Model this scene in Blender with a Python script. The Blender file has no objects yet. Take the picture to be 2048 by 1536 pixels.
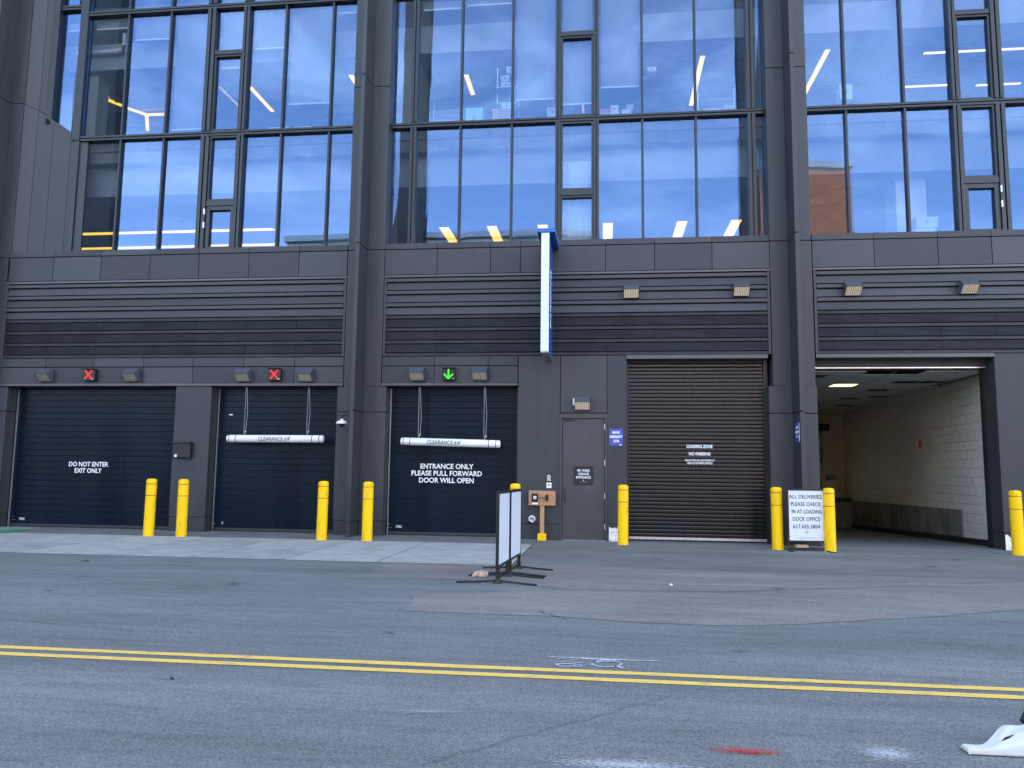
import bpy, bmesh, math, random
from mathutils import Matrix, Vector
random.seed(7)
S = bpy.context.scene
COL = S.collection
R = math.radians

# ------------------------------------------------------------------ camera
def make_camera():
    yaw, pit, rol = R(6.808), R(6.388), R(0.690)
    f = Vector((-math.sin(yaw)*math.cos(pit), math.cos(yaw)*math.cos(pit), math.sin(pit)))
    r = Vector((math.cos(yaw), math.sin(yaw), 0)); u = r.cross(f)
    r2 = r*math.cos(rol) + u*math.sin(rol); u2 = r2.cross(f)
    m = Matrix((r2, u2, -f)).transposed().to_4x4()
    m.translation = Vector((0, -16.85, 1.45))
    cd = bpy.data.cameras.new('camera'); cam = bpy.data.objects.new('camera', cd)
    cd.sensor_width = 36; cd.sensor_fit = 'HORIZONTAL'; cd.lens = 1557.67/2048*36
    cd.clip_start = 0.05; cd.clip_end = 2000
    cam.matrix_world = m; COL.objects.link(cam); S.camera = cam
make_camera()

# ------------------------------------------------------------------ sky and sun
SUN_EL, SUN_AZ = R(46), R(8)          # the sun stands behind the building
W = bpy.data.worlds.new('World'); S.world = W; W.use_nodes = True
def make_sky():
    nt = W.node_tree; nt.nodes.clear(); N = nt.nodes.new; L = nt.links.new
    out = N('ShaderNodeOutputWorld'); bg = N('ShaderNodeBackground'); bg.inputs[1].default_value = 0.15
    sky = N('ShaderNodeTexSky'); sky.sky_type = 'NISHITA'; sky.sun_disc = False
    sky.sun_elevation = SUN_EL; sky.sun_rotation = SUN_AZ
    sky.altitude = 0; sky.air_density = 1.0; sky.dust_density = 0.3; sky.ozone_density = 2.2
    tc = N('ShaderNodeTexCoord'); mp = N('ShaderNodeMapping'); mp.inputs['Scale'].default_value = (1.6, 1.6, 4.5)
    mp.inputs['Rotation'].default_value = (0.2, 0.5, 0.6)
    L(tc.outputs['Generated'], mp.inputs[0])
    n = N('ShaderNodeTexNoise'); n.inputs['Scale'].default_value = 1.7; n.inputs['Detail'].default_value = 8
    n.inputs['Roughness'].default_value = 0.62; n.inputs['Distortion'].default_value = 0.6
    L(mp.outputs[0], n.inputs[0])
    cr = N('ShaderNodeValToRGB'); cr.color_ramp.elements[0].position = 0.48; cr.color_ramp.elements[1].position = 0.84
    cr.color_ramp.elements[0].color = (0, 0, 0, 1); cr.color_ramp.elements[1].color = (0.75, 0.75, 0.75, 1)
    L(n.outputs[0], cr.inputs[0])
    mx = N('ShaderNodeMix'); mx.data_type = 'RGBA'; mx.inputs['B'].default_value = (7.5, 7.8, 8.6, 1)
    L(cr.outputs[0], mx.inputs['Factor']); L(sky.outputs[0], mx.inputs['A'])
    hs = N('ShaderNodeHueSaturation'); hs.inputs['Saturation'].default_value = 0.80; L(mx.outputs['Result'], hs.inputs['Color'])
    L(hs.outputs[0], bg.inputs[0]); L(bg.outputs[0], out.inputs[0])
make_sky()
def make_sun():
    sd = bpy.data.lights.new('sun', 'SUN'); sd.energy = 3.0; sd.angle = R(0.53); sd.color = (1, 0.93, 0.82)
    so = bpy.data.objects.new('sun', sd); COL.objects.link(so)
    d = Vector((math.sin(SUN_AZ)*math.cos(SUN_EL), math.cos(SUN_AZ)*math.cos(SUN_EL), math.sin(SUN_EL)))
    so.rotation_euler = d.to_track_quat('Z', 'Y').to_euler(); so.location = d*80
make_sun()
vs = S.view_settings
vs.view_transform = 'Standard'; vs.look = 'None'; vs.gamma = 1; vs.use_curve_mapping = False
vs.exposure = 2.76
S.render.engine = 'CYCLES'
S.cycles.use_denoising = True
S.cycles.max_bounces = 8; S.cycles.transparent_max_bounces = 16
S.cycles.sample_clamp_indirect = 6

# ------------------------------------------------------------------ materials
MATS = {}
def mat(name, col, rough=0.6, metal=0.0, spec=0.5, var=0.0, scale=4.0, stretch=(1, 1, 1), bump=0.0, bscale=40.0,
        emit=None, estr=0.0, col2=None, lo=0.35, hi=0.65, coat=0.0, detail=6, rvar=0.0, bstretch=(1, 1, 1)):
    if name in MATS: return MATS[name]
    m = bpy.data.materials.new(name); m.use_nodes = True; nt = m.node_tree; N = nt.nodes.new; L = nt.links.new
    b = nt.nodes['Principled BSDF']
    b.inputs['Base Color'].default_value = (*col, 1); b.inputs['Roughness'].default_value = rough
    b.inputs['Metallic'].default_value = metal; b.inputs['Specular IOR Level'].default_value = spec
    b.inputs['Coat Weight'].default_value = coat
    tc = N('ShaderNodeTexCoord')
    if var > 0 or col2 is not None:
        mp = N('ShaderNodeMapping'); mp.inputs['Scale'].default_value = stretch; L(tc.outputs['Object'], mp.inputs[0])
        n = N('ShaderNodeTexNoise'); n.inputs['Scale'].default_value = scale; n.inputs['Detail'].default_value = detail
        n.inputs['Roughness'].default_value = 0.6; L(mp.outputs[0], n.inputs[0])
        r = N('ShaderNodeValToRGB'); r.color_ramp.elements[0].position = lo; r.color_ramp.elements[1].position = hi
        c2 = col2 if col2 is not None else tuple(min(1, c*(1+var)) for c in col)
        c1 = col if col2 is not None else tuple(c*(1-var) for c in col)
        r.color_ramp.elements[0].color = (*c1, 1); r.color_ramp.elements[1].color = (*c2, 1)
        L(n.outputs[0], r.inputs[0]); L(r.outputs[0], b.inputs['Base Color'])
        if rvar > 0:
            mr = N('ShaderNodeMapRange'); mr.inputs['To Min'].default_value = rough-rvar; mr.inputs['To Max'].default_value = rough+rvar
            mr.inputs['From Min'].default_value = 0.3; mr.inputs['From Max'].default_value = 0.7
            L(n.outputs[0], mr.inputs[0]); L(mr.outputs[0], b.inputs['Roughness'])
    if bump > 0:
        mp2 = N('ShaderNodeMapping'); mp2.inputs['Scale'].default_value = bstretch; L(tc.outputs['Object'], mp2.inputs[0])
        n2 = N('ShaderNodeTexNoise'); n2.inputs['Scale'].default_value = bscale; n2.inputs['Detail'].default_value = 5
        L(mp2.outputs[0], n2.inputs[0])
        bp = N('ShaderNodeBump'); bp.inputs['Strength'].default_value = bump; bp.inputs['Distance'].default_value = 0.02
        L(n2.outputs[0], bp.inputs['Height']); L(bp.outputs[0], b.inputs['Normal'])
    if emit:
        b.inputs['Emission Color'].default_value = (*emit, 1); b.inputs['Emission Strength'].default_value = estr
    MATS[name] = m; return m

def glass_mat(name, refl, tint, gcol):
    m = bpy.data.materials.new(name); m.use_nodes = True; nt = m.node_tree; nt.nodes.clear(); N = nt.nodes.new; L = nt.links.new
    o = N('ShaderNodeOutputMaterial'); mix = N('ShaderNodeMixShader'); t = N('ShaderNodeBsdfTransparent'); g = N('ShaderNodeBsdfGlossy')
    t.inputs[0].default_value = (*tint, 1); g.inputs['Color'].default_value = (*gcol, 1); g.inputs['Roughness'].default_value = 0.0
    lw = N('ShaderNodeLayerWeight'); lw.inputs[0].default_value = 0.25
    mr = N('ShaderNodeMapRange'); mr.inputs['To Min'].default_value = refl; mr.inputs['To Max'].default_value = 1.0
    L(lw.outputs['Fresnel'], mr.inputs[0])
    tc = N('ShaderNodeTexCoord'); n = N('ShaderNodeTexNoise'); n.inputs['Scale'].default_value = 0.55; n.inputs['Detail'].default_value = 1
    bp = N('ShaderNodeBump'); bp.inputs['Strength'].default_value = 0.035; bp.inputs['Distance'].default_value = 0.06
    L(tc.outputs['Object'], n.inputs[0]); L(n.outputs[0], bp.inputs['Height']); L(bp.outputs[0], g.inputs['Normal'])
    L(mr.outputs[0], mix.inputs[0]); L(t.outputs[0], mix.inputs[1]); L(g.outputs[0], mix.inputs[2]); L(mix.outputs[0], o.inputs[0])
    MATS[name] = m; return m

def spray_mat(name, col, scale=9.0, lo=0.45, hi=0.6, soft=1.0, stretch=(1, 1, 1)):
    """paint worn or misted on asphalt: opaque paint broken by noise, thinning to the sheet's rim"""
    m = bpy.data.materials.new(name); m.use_nodes = True; nt = m.node_tree; N = nt.nodes.new; L = nt.links.new
    b = nt.nodes['Principled BSDF']; b.inputs['Base Color'].default_value = (*col, 1); b.inputs['Roughness'].default_value = 0.8
    tc = N('ShaderNodeTexCoord'); mp = N('ShaderNodeMapping'); mp.inputs['Scale'].default_value = stretch; L(tc.outputs['Object'], mp.inputs[0])
    n = N('ShaderNodeTexNoise'); n.inputs['Scale'].default_value = scale; n.inputs['Detail'].default_value = 9; n.inputs['Roughness'].default_value = 0.75
    L(mp.outputs[0], n.inputs[0])
    mp2 = N('ShaderNodeMapping'); mp2.inputs['Location'].default_value = (-1, -1, 0); mp2.inputs['Scale'].default_value = (2, 2, 0)
    L(tc.outputs['Generated'], mp2.inputs[0])
    ln = N('ShaderNodeVectorMath'); ln.operation = 'LENGTH'; L(mp2.outputs[0], ln.inputs[0])
    mr = N('ShaderNodeMapRange'); mr.inputs['From Min'].default_value = 1.0; mr.inputs['From Max'].default_value = 1.0-soft
    mr.inputs['To Min'].default_value = 0.0; mr.inputs['To Max'].default_value = 0.42
    L(ln.outputs['Value'], mr.inputs[0])
    ad = N('ShaderNodeMath'); ad.operation = 'ADD'; L(n.outputs[0], ad.inputs[0]); L(mr.outputs[0], ad.inputs[1])
    r = N('ShaderNodeMapRange'); r.inputs['From Min'].default_value = lo+0.25; r.inputs['From Max'].default_value = hi+0.25
    L(ad.outputs[0], r.inputs[0]); L(r.outputs[0], b.inputs['Alpha'])
    MATS[name] = m; return m

def asphalt_mat(name, base, light, speck, bump=0.5):
    m = bpy.data.materials.new(name); m.use_nodes = True; nt = m.node_tree; N = nt.nodes.new; L = nt.links.new
    b = nt.nodes['Principled BSDF']; b.inputs['Roughness'].default_value = 0.85; b.inputs['Specular IOR Level'].default_value = 0.35
    tc = N('ShaderNodeTexCoord')
    def noise(scale, det, st=(1, 1, 1), rough=0.6):
        mp = N('ShaderNodeMapping'); mp.inputs['Scale'].default_value = st; L(tc.outputs['Object'], mp.inputs[0])
        n = N('ShaderNodeTexNoise'); n.inputs['Scale'].default_value = scale; n.inputs['Detail'].default_value = det; n.inputs['Roughness'].default_value = rough
        L(mp.outputs[0], n.inputs[0]); return n
    def ramp(n, p0, p1, c0, c1):
        r = N('ShaderNodeValToRGB'); r.color_ramp.elements[0].position = p0; r.color_ramp.elements[1].position = p1
        r.color_ramp.elements[0].color = (*c0, 1); r.color_ramp.elements[1].color = (*c1, 1); L(n.outputs[0], r.inputs[0]); return r
    n1 = noise(0.6, 8, (0.55, 1.2, 1), 0.7); r1 = ramp(n1, 0.36, 0.64, base, light)
    v = N('ShaderNodeTexVoronoi'); v.inputs['Scale'].default_value = 120; L(tc.outputs['Object'], v.inputs[0])
    rv = N('ShaderNodeValToRGB'); rv.color_ramp.elements[0].position = 0.0; rv.color_ramp.elements[1].position = 0.9
    rv.color_ramp.elements[0].color = (0.66, 0.66, 0.66, 1); rv.color_ramp.elements[1].color = (1.42, 1.42, 1.42, 1)
    sp = N('ShaderNodeSeparateColor'); L(v.outputs['Color'], sp.inputs[0]); L(sp.outputs[0], rv.inputs[0])
    m1 = N('ShaderNodeMix'); m1.data_type = 'RGBA'; m1.blend_type = 'MULTIPLY'; m1.inputs['Factor'].default_value = 1
    L(r1.outputs[0], m1.inputs['A']); L(rv.outputs[0], m1.inputs['B'])
    n6 = noise(55, 6, (1, 1, 1), 0.9); r6 = ramp(n6, 0.28, 0.72, (0.84, 0.84, 0.84), (1.16, 1.16, 1.16))
    m0 = N('ShaderNodeMix'); m0.data_type = 'RGBA'; m0.blend_type = 'MULTIPLY'; m0.inputs['Factor'].default_value = 1
    L(m1.outputs['Result'], m0.inputs['A']); L(r6.outputs[0], m0.inputs['B']); m1 = m0
    n3 = noise(45, 4, (0.8, 1, 1), 0.75); r3 = ramp(n3, 0.60, 0.74, (0, 0, 0), (1, 1, 1))
    n4 = noise(1.1, 5, (0.4, 1.5, 1)); r4 = ramp(n4, 0.40, 0.66, (0.12, 0.12, 0.12), (0.75, 0.75, 0.75))
    mm = N('ShaderNodeMath'); mm.operation = 'MULTIPLY'; L(r3.outputs[0], mm.inputs[0]); L(r4.outputs[0], mm.inputs[1])
    m2 = N('ShaderNodeMix'); m2.data_type = 'RGBA'; m2.inputs['B'].default_value = (*speck, 1)
    L(mm.outputs[0], m2.inputs['Factor']); L(m1.outputs['Result'], m2.inputs['A'])
    n5 = noise(3.2, 9, (0.35, 2.2, 1), 0.7); r5 = ramp(n5, 0.30, 0.52, (0.66, 0.66, 0.66), (1, 1, 1))
    m3 = N('ShaderNodeMix'); m3.data_type = 'RGBA'; m3.blend_type = 'MULTIPLY'; m3.inputs['Factor'].default_value = 0.8
    L(m2.outputs['Result'], m3.inputs['A']); L(r5.outputs[0], m3.inputs['B'])
    n7 = noise(1.3, 6, (0.06, 1.0, 1), 0.65); r7 = ramp(n7, 0.34, 0.66, (0.80, 0.80, 0.80), (1.10, 1.10, 1.10))
    m4 = N('ShaderNodeMix'); m4.data_type = 'RGBA'; m4.blend_type = 'MULTIPLY'; m4.inputs['Factor'].default_value = 1
    L(m3.outputs['Result'], m4.inputs['A']); L(r7.outputs[0], m4.inputs['B'])
    L(m4.outputs['Result'], b.inputs['Base Color'])
    bp = N('ShaderNodeBump'); bp.inputs['Strength'].default_value = bump; bp.inputs['Distance'].default_value = 0.006
    L(v.outputs['Distance'], bp.inputs['Height']); L(bp.outputs[0], b.inputs['Normal'])
    MATS[name] = m; return m

M_CLAD = mat('clad', (0.037, 0.0395, 0.0455), 0.5, 0.15, 0.4, var=0.13, scale=3.0, stretch=(2.2, 2.2, 0.22), rvar=0.07)
M_CLAD2 = mat('clad_b', (0.041, 0.0430, 0.0490), 0.46, 0.15, 0.4, var=0.12, scale=2.6, stretch=(2.5, 2.5, 0.25), rvar=0.07)
M_CLAD3 = mat('clad_c', (0.034, 0.0360, 0.0415), 0.54, 0.15, 0.4, var=0.15, scale=3.4, stretch=(2.0, 2.0, 0.2), rvar=0.08)
CLADS = [M_CLAD, M_CLAD2, M_CLAD3]
M_TRIM = mat('trim', (0.072, 0.073, 0.078), 0.38, 0.3, 0.5, var=0.1, scale=5)
M_BACK = mat('backing', (0.012, 0.012, 0.014), 0.9, var=0.2)
M_LOUV = mat('louvre_dark', (0.021, 0.0215, 0.025), 0.5, 0.2, 0.4, var=0.3, scale=1.6, stretch=(1, 1, 0.6))
M_DOOR = mat('shutter_black', (0.003, 0.0085, 0.018), 0.30, 0.0, 0.15, var=0.25, scale=1.4, stretch=(1.2, 1, 0.35), rvar=0.07)
M_LDOOR = mat('shutter_bronze', (0.006, 0.006, 0.0075), 0.26, 0.0, 0.45, var=0.25, scale=1.5, stretch=(1.2, 1, 0.4), rvar=0.06)
M_PDOOR = mat('door_paint', (0.045, 0.044, 0.046), 0.45, 0.0, 0.45, var=0.12, scale=2.0)
M_FRAME = mat('window_frame', (0.013, 0.016, 0.020), 0.36, 0.2, 0.5, var=0.12, scale=3)
M_STEEL = mat('steel', (0.55, 0.56, 0.58), 0.35, 0.8, var=0.15, scale=12)
M_WHITE = mat('white_plastic', (0.72, 0.72, 0.72), 0.4, var=0.06, scale=3)
M_SIGNW = mat('sign_white', (0.61, 0.64, 0.71), 0.35, var=0.03, scale=3)
M_PAINTW = mat('letter_white', (0.78, 0.78, 0.78), 0.5)
M_INK = mat('letter_ink', (0.02, 0.02, 0.03), 0.5)
M_INKG = mat('letter_grey', (0.30, 0.34, 0.40), 0.5)
M_BLACK = mat('black_metal', (0.012, 0.012, 0.013), 0.4, 0.2, var=0.2, scale=8)
M_RUBBER = mat('black_rubber', (0.010, 0.010, 0.011), 0.7)
M_YEL = mat('bollard_yellow', (0.84, 0.51, 0.001), 0.45, 0, 0.2, col2=(0.52, 0.30, 0.02), lo=0.56, hi=0.74, scale=4, stretch=(3, 3, 0.7), detail=9)
M_STRIPE = mat('bollard_stripe', (0.22, 0.05, 0.012), 0.4)
M_WOOD = mat('plywood', (0.40, 0.20, 0.095), 0.7, var=0.22, scale=7, stretch=(9, 9, 1.2))
M_WOOD2 = mat('lumber', (0.42, 0.24, 0.12), 0.7, var=0.28, scale=6, stretch=(10, 10, 0.7))
M_BLUE = mat('sign_blue', (0.035, 0.06, 0.30), 0.35)
M_BLUE2 = mat('blade_blue', (0.005, 0.085, 0.36), 0.25)
M_RED = mat('signal_red', (0.3, 0.002, 0.002), 0.4, emit=(1, 0.004, 0.004), estr=0.15)
M_GREEN = mat('signal_green', (0.02, 0.35, 0.02), 0.4, emit=(0.06, 1, 0.02), estr=0.13)
M_LENS = mat('lamp_lens', (0.36, 0.35, 0.33), 0.5, emit=(1, 0.82, 0.55), estr=0.07)
M_LENSD = mat('lamp_lens_dim', (0.55, 0.53, 0.48), 0.5, emit=(1, 0.85, 0.6), estr=0.012)
M_LAMPB = mat('lamp_body', (0.10, 0.115, 0.13), 0.32, 0.4)
M_CONC = mat('concrete', (0.285, 0.285, 0.265), 0.85, var=0.16, scale=2.2, bump=0.15, bscale=60)
M_CONC2 = mat('concrete_b', (0.255, 0.258, 0.245), 0.85, var=0.18, scale=1.7, bump=0.15, bscale=60)
M_CONC3 = mat('concrete_c', (0.305, 0.305, 0.285), 0.85, var=0.14, scale=2.8, bump=0.15, bscale=60)
M_CONCD = mat('concrete_dark', (0.120, 0.122, 0.120), 0.85, var=0.22, scale=2.0, bump=0.15, bscale=60)
M_STEM = mat('stem_concrete', (0.17, 0.165, 0.155), 0.85, var=0.4, scale=1.8, stretch=(1, 1, 0.5))
M_BLOCK = mat('cmu_paint', (0.62, 0.60, 0.56), 0.7, var=0.05, scale=2, bump=0.2, bscale=70)
M_BLOCK2 = mat('cmu_paint_b', (0.59, 0.57, 0.53), 0.7, var=0.05, scale=2, bump=0.2, bscale=70)
M_MORTAR = mat('cmu_joint', (0.42, 0.40, 0.37), 0.9)
M_TILE = mat('ceiling_tile', (0.55, 0.56, 0.56), 0.9, var=0.05, scale=5)
M_CLIGHT = mat('dock_light', (0.9, 0.85, 0.6), 0.5, emit=(1, 0.72, 0.22), estr=0.8)
M_STRIP = mat('strip_light', (0.9, 0.8, 0.5), 0.5, emit=(1, 0.60, 0.06), estr=0.30)
M_STRIPW = mat('strip_light_pale', (0.9, 0.85, 0.7), 0.5, emit=(1, 0.74, 0.30), estr=0.30)
M_INWALL = mat('interior_wall', (0.42, 0.42, 0.40), 0.8, var=0.05)
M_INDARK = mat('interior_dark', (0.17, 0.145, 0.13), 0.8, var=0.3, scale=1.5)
M_INWOOD = mat('interior_ceiling', (0.20, 0.13, 0.085), 0.7, var=0.2, scale=2)
M_BULK = mat('bulkhead', (0.34, 0.35, 0.36), 0.8, var=0.05)
M_BLIND = mat('blind', (0.30, 0.31, 0.33), 0.85, var=0.04)
M_HEM = mat('hem', (0.85, 0.87, 0.9), 0.5)
M_CARD = mat('cardboard_pale', (0.70, 0.70, 0.72), 0.8, var=0.08)
M_CARDB = mat('cardboard_brown', (0.52, 0.42, 0.36), 0.8, var=0.1)
M_TEAL = mat('box_teal', (0.30, 0.75, 0.80), 0.6, var=0.05)
M_PINK = mat('box_pink', (0.75, 0.12, 0.25), 0.6)
M_ROPE = mat('rope', (0.30, 0.30, 0.30), 0.6, 0.3)
M_LANE = mat('lane_yellow', (0.66, 0.43, 0.09), 0.75, col2=(0.26, 0.21, 0.12), lo=0.54, hi=0.72, scale=9, stretch=(0.7, 2.5, 1), detail=10)
M_BRICK = mat('brick', (0.46, 0.145, 0.06), 0.85, var=0.22, scale=0.7, stretch=(1, 1, 3))
M_CREAM = mat('cream_stone', (0.50, 0.42, 0.32), 0.85, var=0.12, scale=0.4)
M_TAN = mat('tan_brick', (0.40, 0.25, 0.15), 0.85, var=0.2, scale=0.5)
M_GREYS = mat('grey_stone', (0.34, 0.34, 0.35), 0.85, var=0.15, scale=0.4)
M_PALE = mat('pale_panel', (0.30, 0.30, 0.25), 0.85, var=0.15, scale=0.4)
M_DKBRICK = mat('dark_brick', (0.07, 0.05, 0.04), 0.85, var=0.2, scale=0.5)
M_DARKSLAB = mat('dark_slab', (0.020, 0.019, 0.018), 0.7, var=0.3, scale=0.3)
M_WINFAR = mat('far_window', (0.03, 0.035, 0.045), 0.15)
M_TARP = mat('white_tarp', (0.52, 0.53, 0.52), 0.55, var=0.05, scale=9, bump=0.25, bscale=14)
M_PAPER = mat('brown_paper', (0.45, 0.33, 0.23), 0.85, var=0.2, scale=20)
M_GRN = mat('marking_green', (0.03, 0.16, 0.09), 0.8, var=0.2, scale=6)
M_MARKW = mat('marking_white', (0.6, 0.6, 0.6), 0.8, var=0.1, scale=8)
M_ROAD = asphalt_mat('asphalt', (0.115, 0.123, 0.119), (0.145, 0.153, 0.148), (0.42, 0.43, 0.44))
M_PATCHM = asphalt_mat('asphalt_patch', (0.145, 0.136, 0.128), (0.190, 0.177, 0.165), (0.42, 0.42, 0.42))
M_PATCHM2 = asphalt_mat('asphalt_worn', (0.108, 0.110, 0.104), (0.162, 0.162, 0.153), (0.42, 0.42, 0.42))
M_GLASS = glass_mat('window_glass', 0.100, (0.82, 0.86, 0.87), (0.32, 0.50, 0.86))
M_SPRW = spray_mat('spray_white', (0.55, 0.56, 0.57), 30, 0.42, 0.62, 1.0)
M_SPRR = spray_mat('spray_red', (0.42, 0.03, 0.035), 26, 0.36, 0.80, 1.0)
M_SPILL = spray_mat('paint_spill', (0.34, 0.35, 0.36), 34, 0.44, 0.66, 1.0, (1, 1.6, 1))
M_DUST = spray_mat('tyre_dust', (0.27, 0.265, 0.26), 9, 0.36, 0.80, 1.0, (0.5, 3.0, 1))
M_EXPOSED = mat('exposed_board', (0.75, 0.73, 0.68), 0.85, col2=(0.32, 0.29, 0.25), lo=0.5, hi=0.72, scale=14)

# ------------------------------------------------------------------ mesh helpers
class MB:
    def __init__(s): s.v = []; s.f = []
    def add(s, vs, fs):
        o = len(s.v); s.v += [tuple(a) for a in vs]; s.f += [tuple(i+o for i in f) for f in fs]; return s
    def box(s, x0, x1, y0, y1, z0, z1):
        vs = [(x, y, z) for z in (z0, z1) for y in (y0, y1) for x in (x0, x1)]
        return s.add(vs, [(0, 2, 3, 1), (4, 5, 7, 6), (0, 1, 5, 4), (2, 6, 7, 3), (0, 4, 6, 2), (1, 3, 7, 5)])
    def cbox(s, c, d): return s.box(c[0]-d[0]/2, c[0]+d[0]/2, c[1]-d[1]/2, c[1]+d[1]/2, c[2]-d[2]/2, c[2]+d[2]/2)
    def prism_x(s, prof, x0, x1):          # profile of (y, z) drawn out along x
        n = len(prof); vs = [(x0, y, z) for y, z in prof] + [(x1, y, z) for y, z in prof]
        fs = [tuple(range(n-1, -1, -1)), tuple(range(n, 2*n))] + [(i, (i+1) % n, n+(i+1) % n, n+i) for i in range(n)]
        return s.add(vs, fs)
    def prism_z(s, prof, z0, z1):
        n = len(prof); vs = [(x, y, z0) for x, y in prof] + [(x, y, z1) for x, y in prof]
        fs = [tuple(range(n-1, -1, -1)), tuple(range(n, 2*n))] + [(i, (i+1) % n, n+(i+1) % n, n+i) for i in range(n)]
        return s.add(vs, fs)
    def prism_y(s, prof, y0, y1):          # profile of (x, z)
        n = len(prof); vs = [(x, y0, z) for x, z in prof] + [(x, y1, z) for x, z in prof]
        fs = [tuple(range(n)), tuple(range(2*n-1, n-1, -1))] + [(i, n+i, n+(i+1) % n, (i+1) % n) for i in range(n)]
        return s.add(vs, fs)
    def tube(s, pts, r, seg=8, caps=True):
        pts = [Vector(p) for p in pts]; rings = []
        for i, p in enumerate(pts):
            a = pts[max(0, i-1)]; b = pts[min(len(pts)-1, i+1)]; t = (b-a).normalized()
            ref = Vector((0, 0, 1)) if abs(t.z) < 0.9 else Vector((1, 0, 0))
            u = t.cross(ref).normalized(); w = t.cross(u)
            rr = r[i] if isinstance(r, (list, tuple)) else r
            rings.append([p + (u*math.cos(k*2*math.pi/seg) + w*math.sin(k*2*math.pi/seg))*rr for k in range(seg)])
        vs = [v for g in rings for v in g]; fs = []
        for i in range(len(pts)-1):
            for k in range(seg):
                a = i*seg+k; b = i*seg+(k+1) % seg; fs.append((a, a+seg, b+seg, b))
        if caps:
            fs.append(tuple(range(seg))); fs.append(tuple(range(len(vs)-1, len(vs)-seg-1, -1)))
        return s.add(vs, fs)
    def lathe(s, prof, c=(0, 0, 0), seg=24):   # (r, z) about a vertical axis
        n = len(prof); vs = []; fs = []
        for k in range(seg):
            a = k*2*math.pi/seg
            vs += [(c[0]+r*math.cos(a), c[1]+r*math.sin(a), c[2]+z) for r, z in prof]
        for k in range(seg):
            k2 = (k+1) % seg
            for i in range(n-1): fs.append((k*n+i, k2*n+i, k2*n+i+1, k*n+i+1))
        fs.append(tuple(k*n+n-1 for k in range(seg))); fs.append(tuple(k*n for k in range(seg-1, -1, -1)))
        return s.add(vs, fs)
    def mesh(s, name, smooth=False):
        me = bpy.data.meshes.new(name); me.from_pydata(s.v, [], s.f); me.validate()
        bm = bmesh.new(); bm.from_mesh(me); bmesh.ops.recalc_face_normals(bm, faces=bm.faces); bm.to_mesh(me); bm.free()
        if smooth:
            for p in me.polygons: p.use_smooth = True
            me.set_sharp_from_angle(angle=R(38))
        return me
    def build(s, name, m, parent=None, smooth=False, bevel=0.0):
        o = bpy.data.objects.new(name, s.mesh(name, smooth)); o.data.materials.append(m); COL.objects.link(o)
        if parent is not None: o.parent = parent
        if bevel:
            b = o.modifiers.new('bevel', 'BEVEL'); b.width = bevel; b.segments = 2; b.limit_method = 'ANGLE'
        return o

def tag(o, label=None, cat=None, group=None, kind=None):
    if label: o['label'] = label
    if cat: o['category'] = cat
    if group: o['group'] = group
    if kind: o['kind'] = kind
    return o
def empty(name, loc=(0, 0, 0), rz=0):
    o = bpy.data.objects.new(name, None); o.empty_display_size = 0.1; COL.objects.link(o); o.location = loc; o.rotation_euler.z = rz; return o
def inst(name, me, m, parent, loc=(0, 0, 0)):
    o = bpy.data.objects.new(name, me); COL.objects.link(o); o.parent = parent; o.location = loc
    if not me.materials: me.materials.append(m)
    if me.materials[0] is not m:
        o.material_slots[0].link = 'OBJECT'; o.material_slots[0].material = m
    return o
def copy_tree(o, parent=None):
    c = o.copy(); COL.objects.link(c); c.parent = parent
    for ch in list(o.children): copy_tree(ch, c)
    return c
def text(name, body, size, loc, m, parent, rot=(R(90), 0, 0), bold=0.0, sx=1.0, sp=1.0, ext=0.0015, align='CENTER', fit=None):
    cu = bpy.data.curves.new(name, 'FONT'); cu.body = body; cu.size = size; cu.align_x = align; cu.align_y = 'CENTER'
    cu.offset = bold; cu.extrude = ext; cu.space_character = sp; cu.resolution_u = 3
    t = bpy.data.objects.new(name, cu); COL.objects.link(t)
    dg = bpy.context.evaluated_depsgraph_get(); me = bpy.data.meshes.new_from_object(t.evaluated_get(dg)); me.name = name
    bpy.data.objects.remove(t); bpy.data.curves.remove(cu)
    o = bpy.data.objects.new(name, me); COL.objects.link(o); me.materials.clear(); me.materials.append(m)
    if fit:                                   # stretch the lettering to a measured width and height
        xs_ = [v.co.x for v in me.vertices]; ys_ = [v.co.y for v in me.vertices]; cx, cy = (min(xs_)+max(xs_))/2, (min(ys_)+max(ys_))/2
        kx, ky = fit[0]/(max(xs_)-min(xs_)), fit[1]/(max(ys_)-min(ys_))
        for v in me.vertices: v.co.x = (v.co.x-cx)*kx; v.co.y = (v.co.y-cy)*ky
        sx = 1.0
    o.parent = parent; o.location = loc; o.rotation_euler = rot; o.scale = (sx, 1, 1); return o

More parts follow.
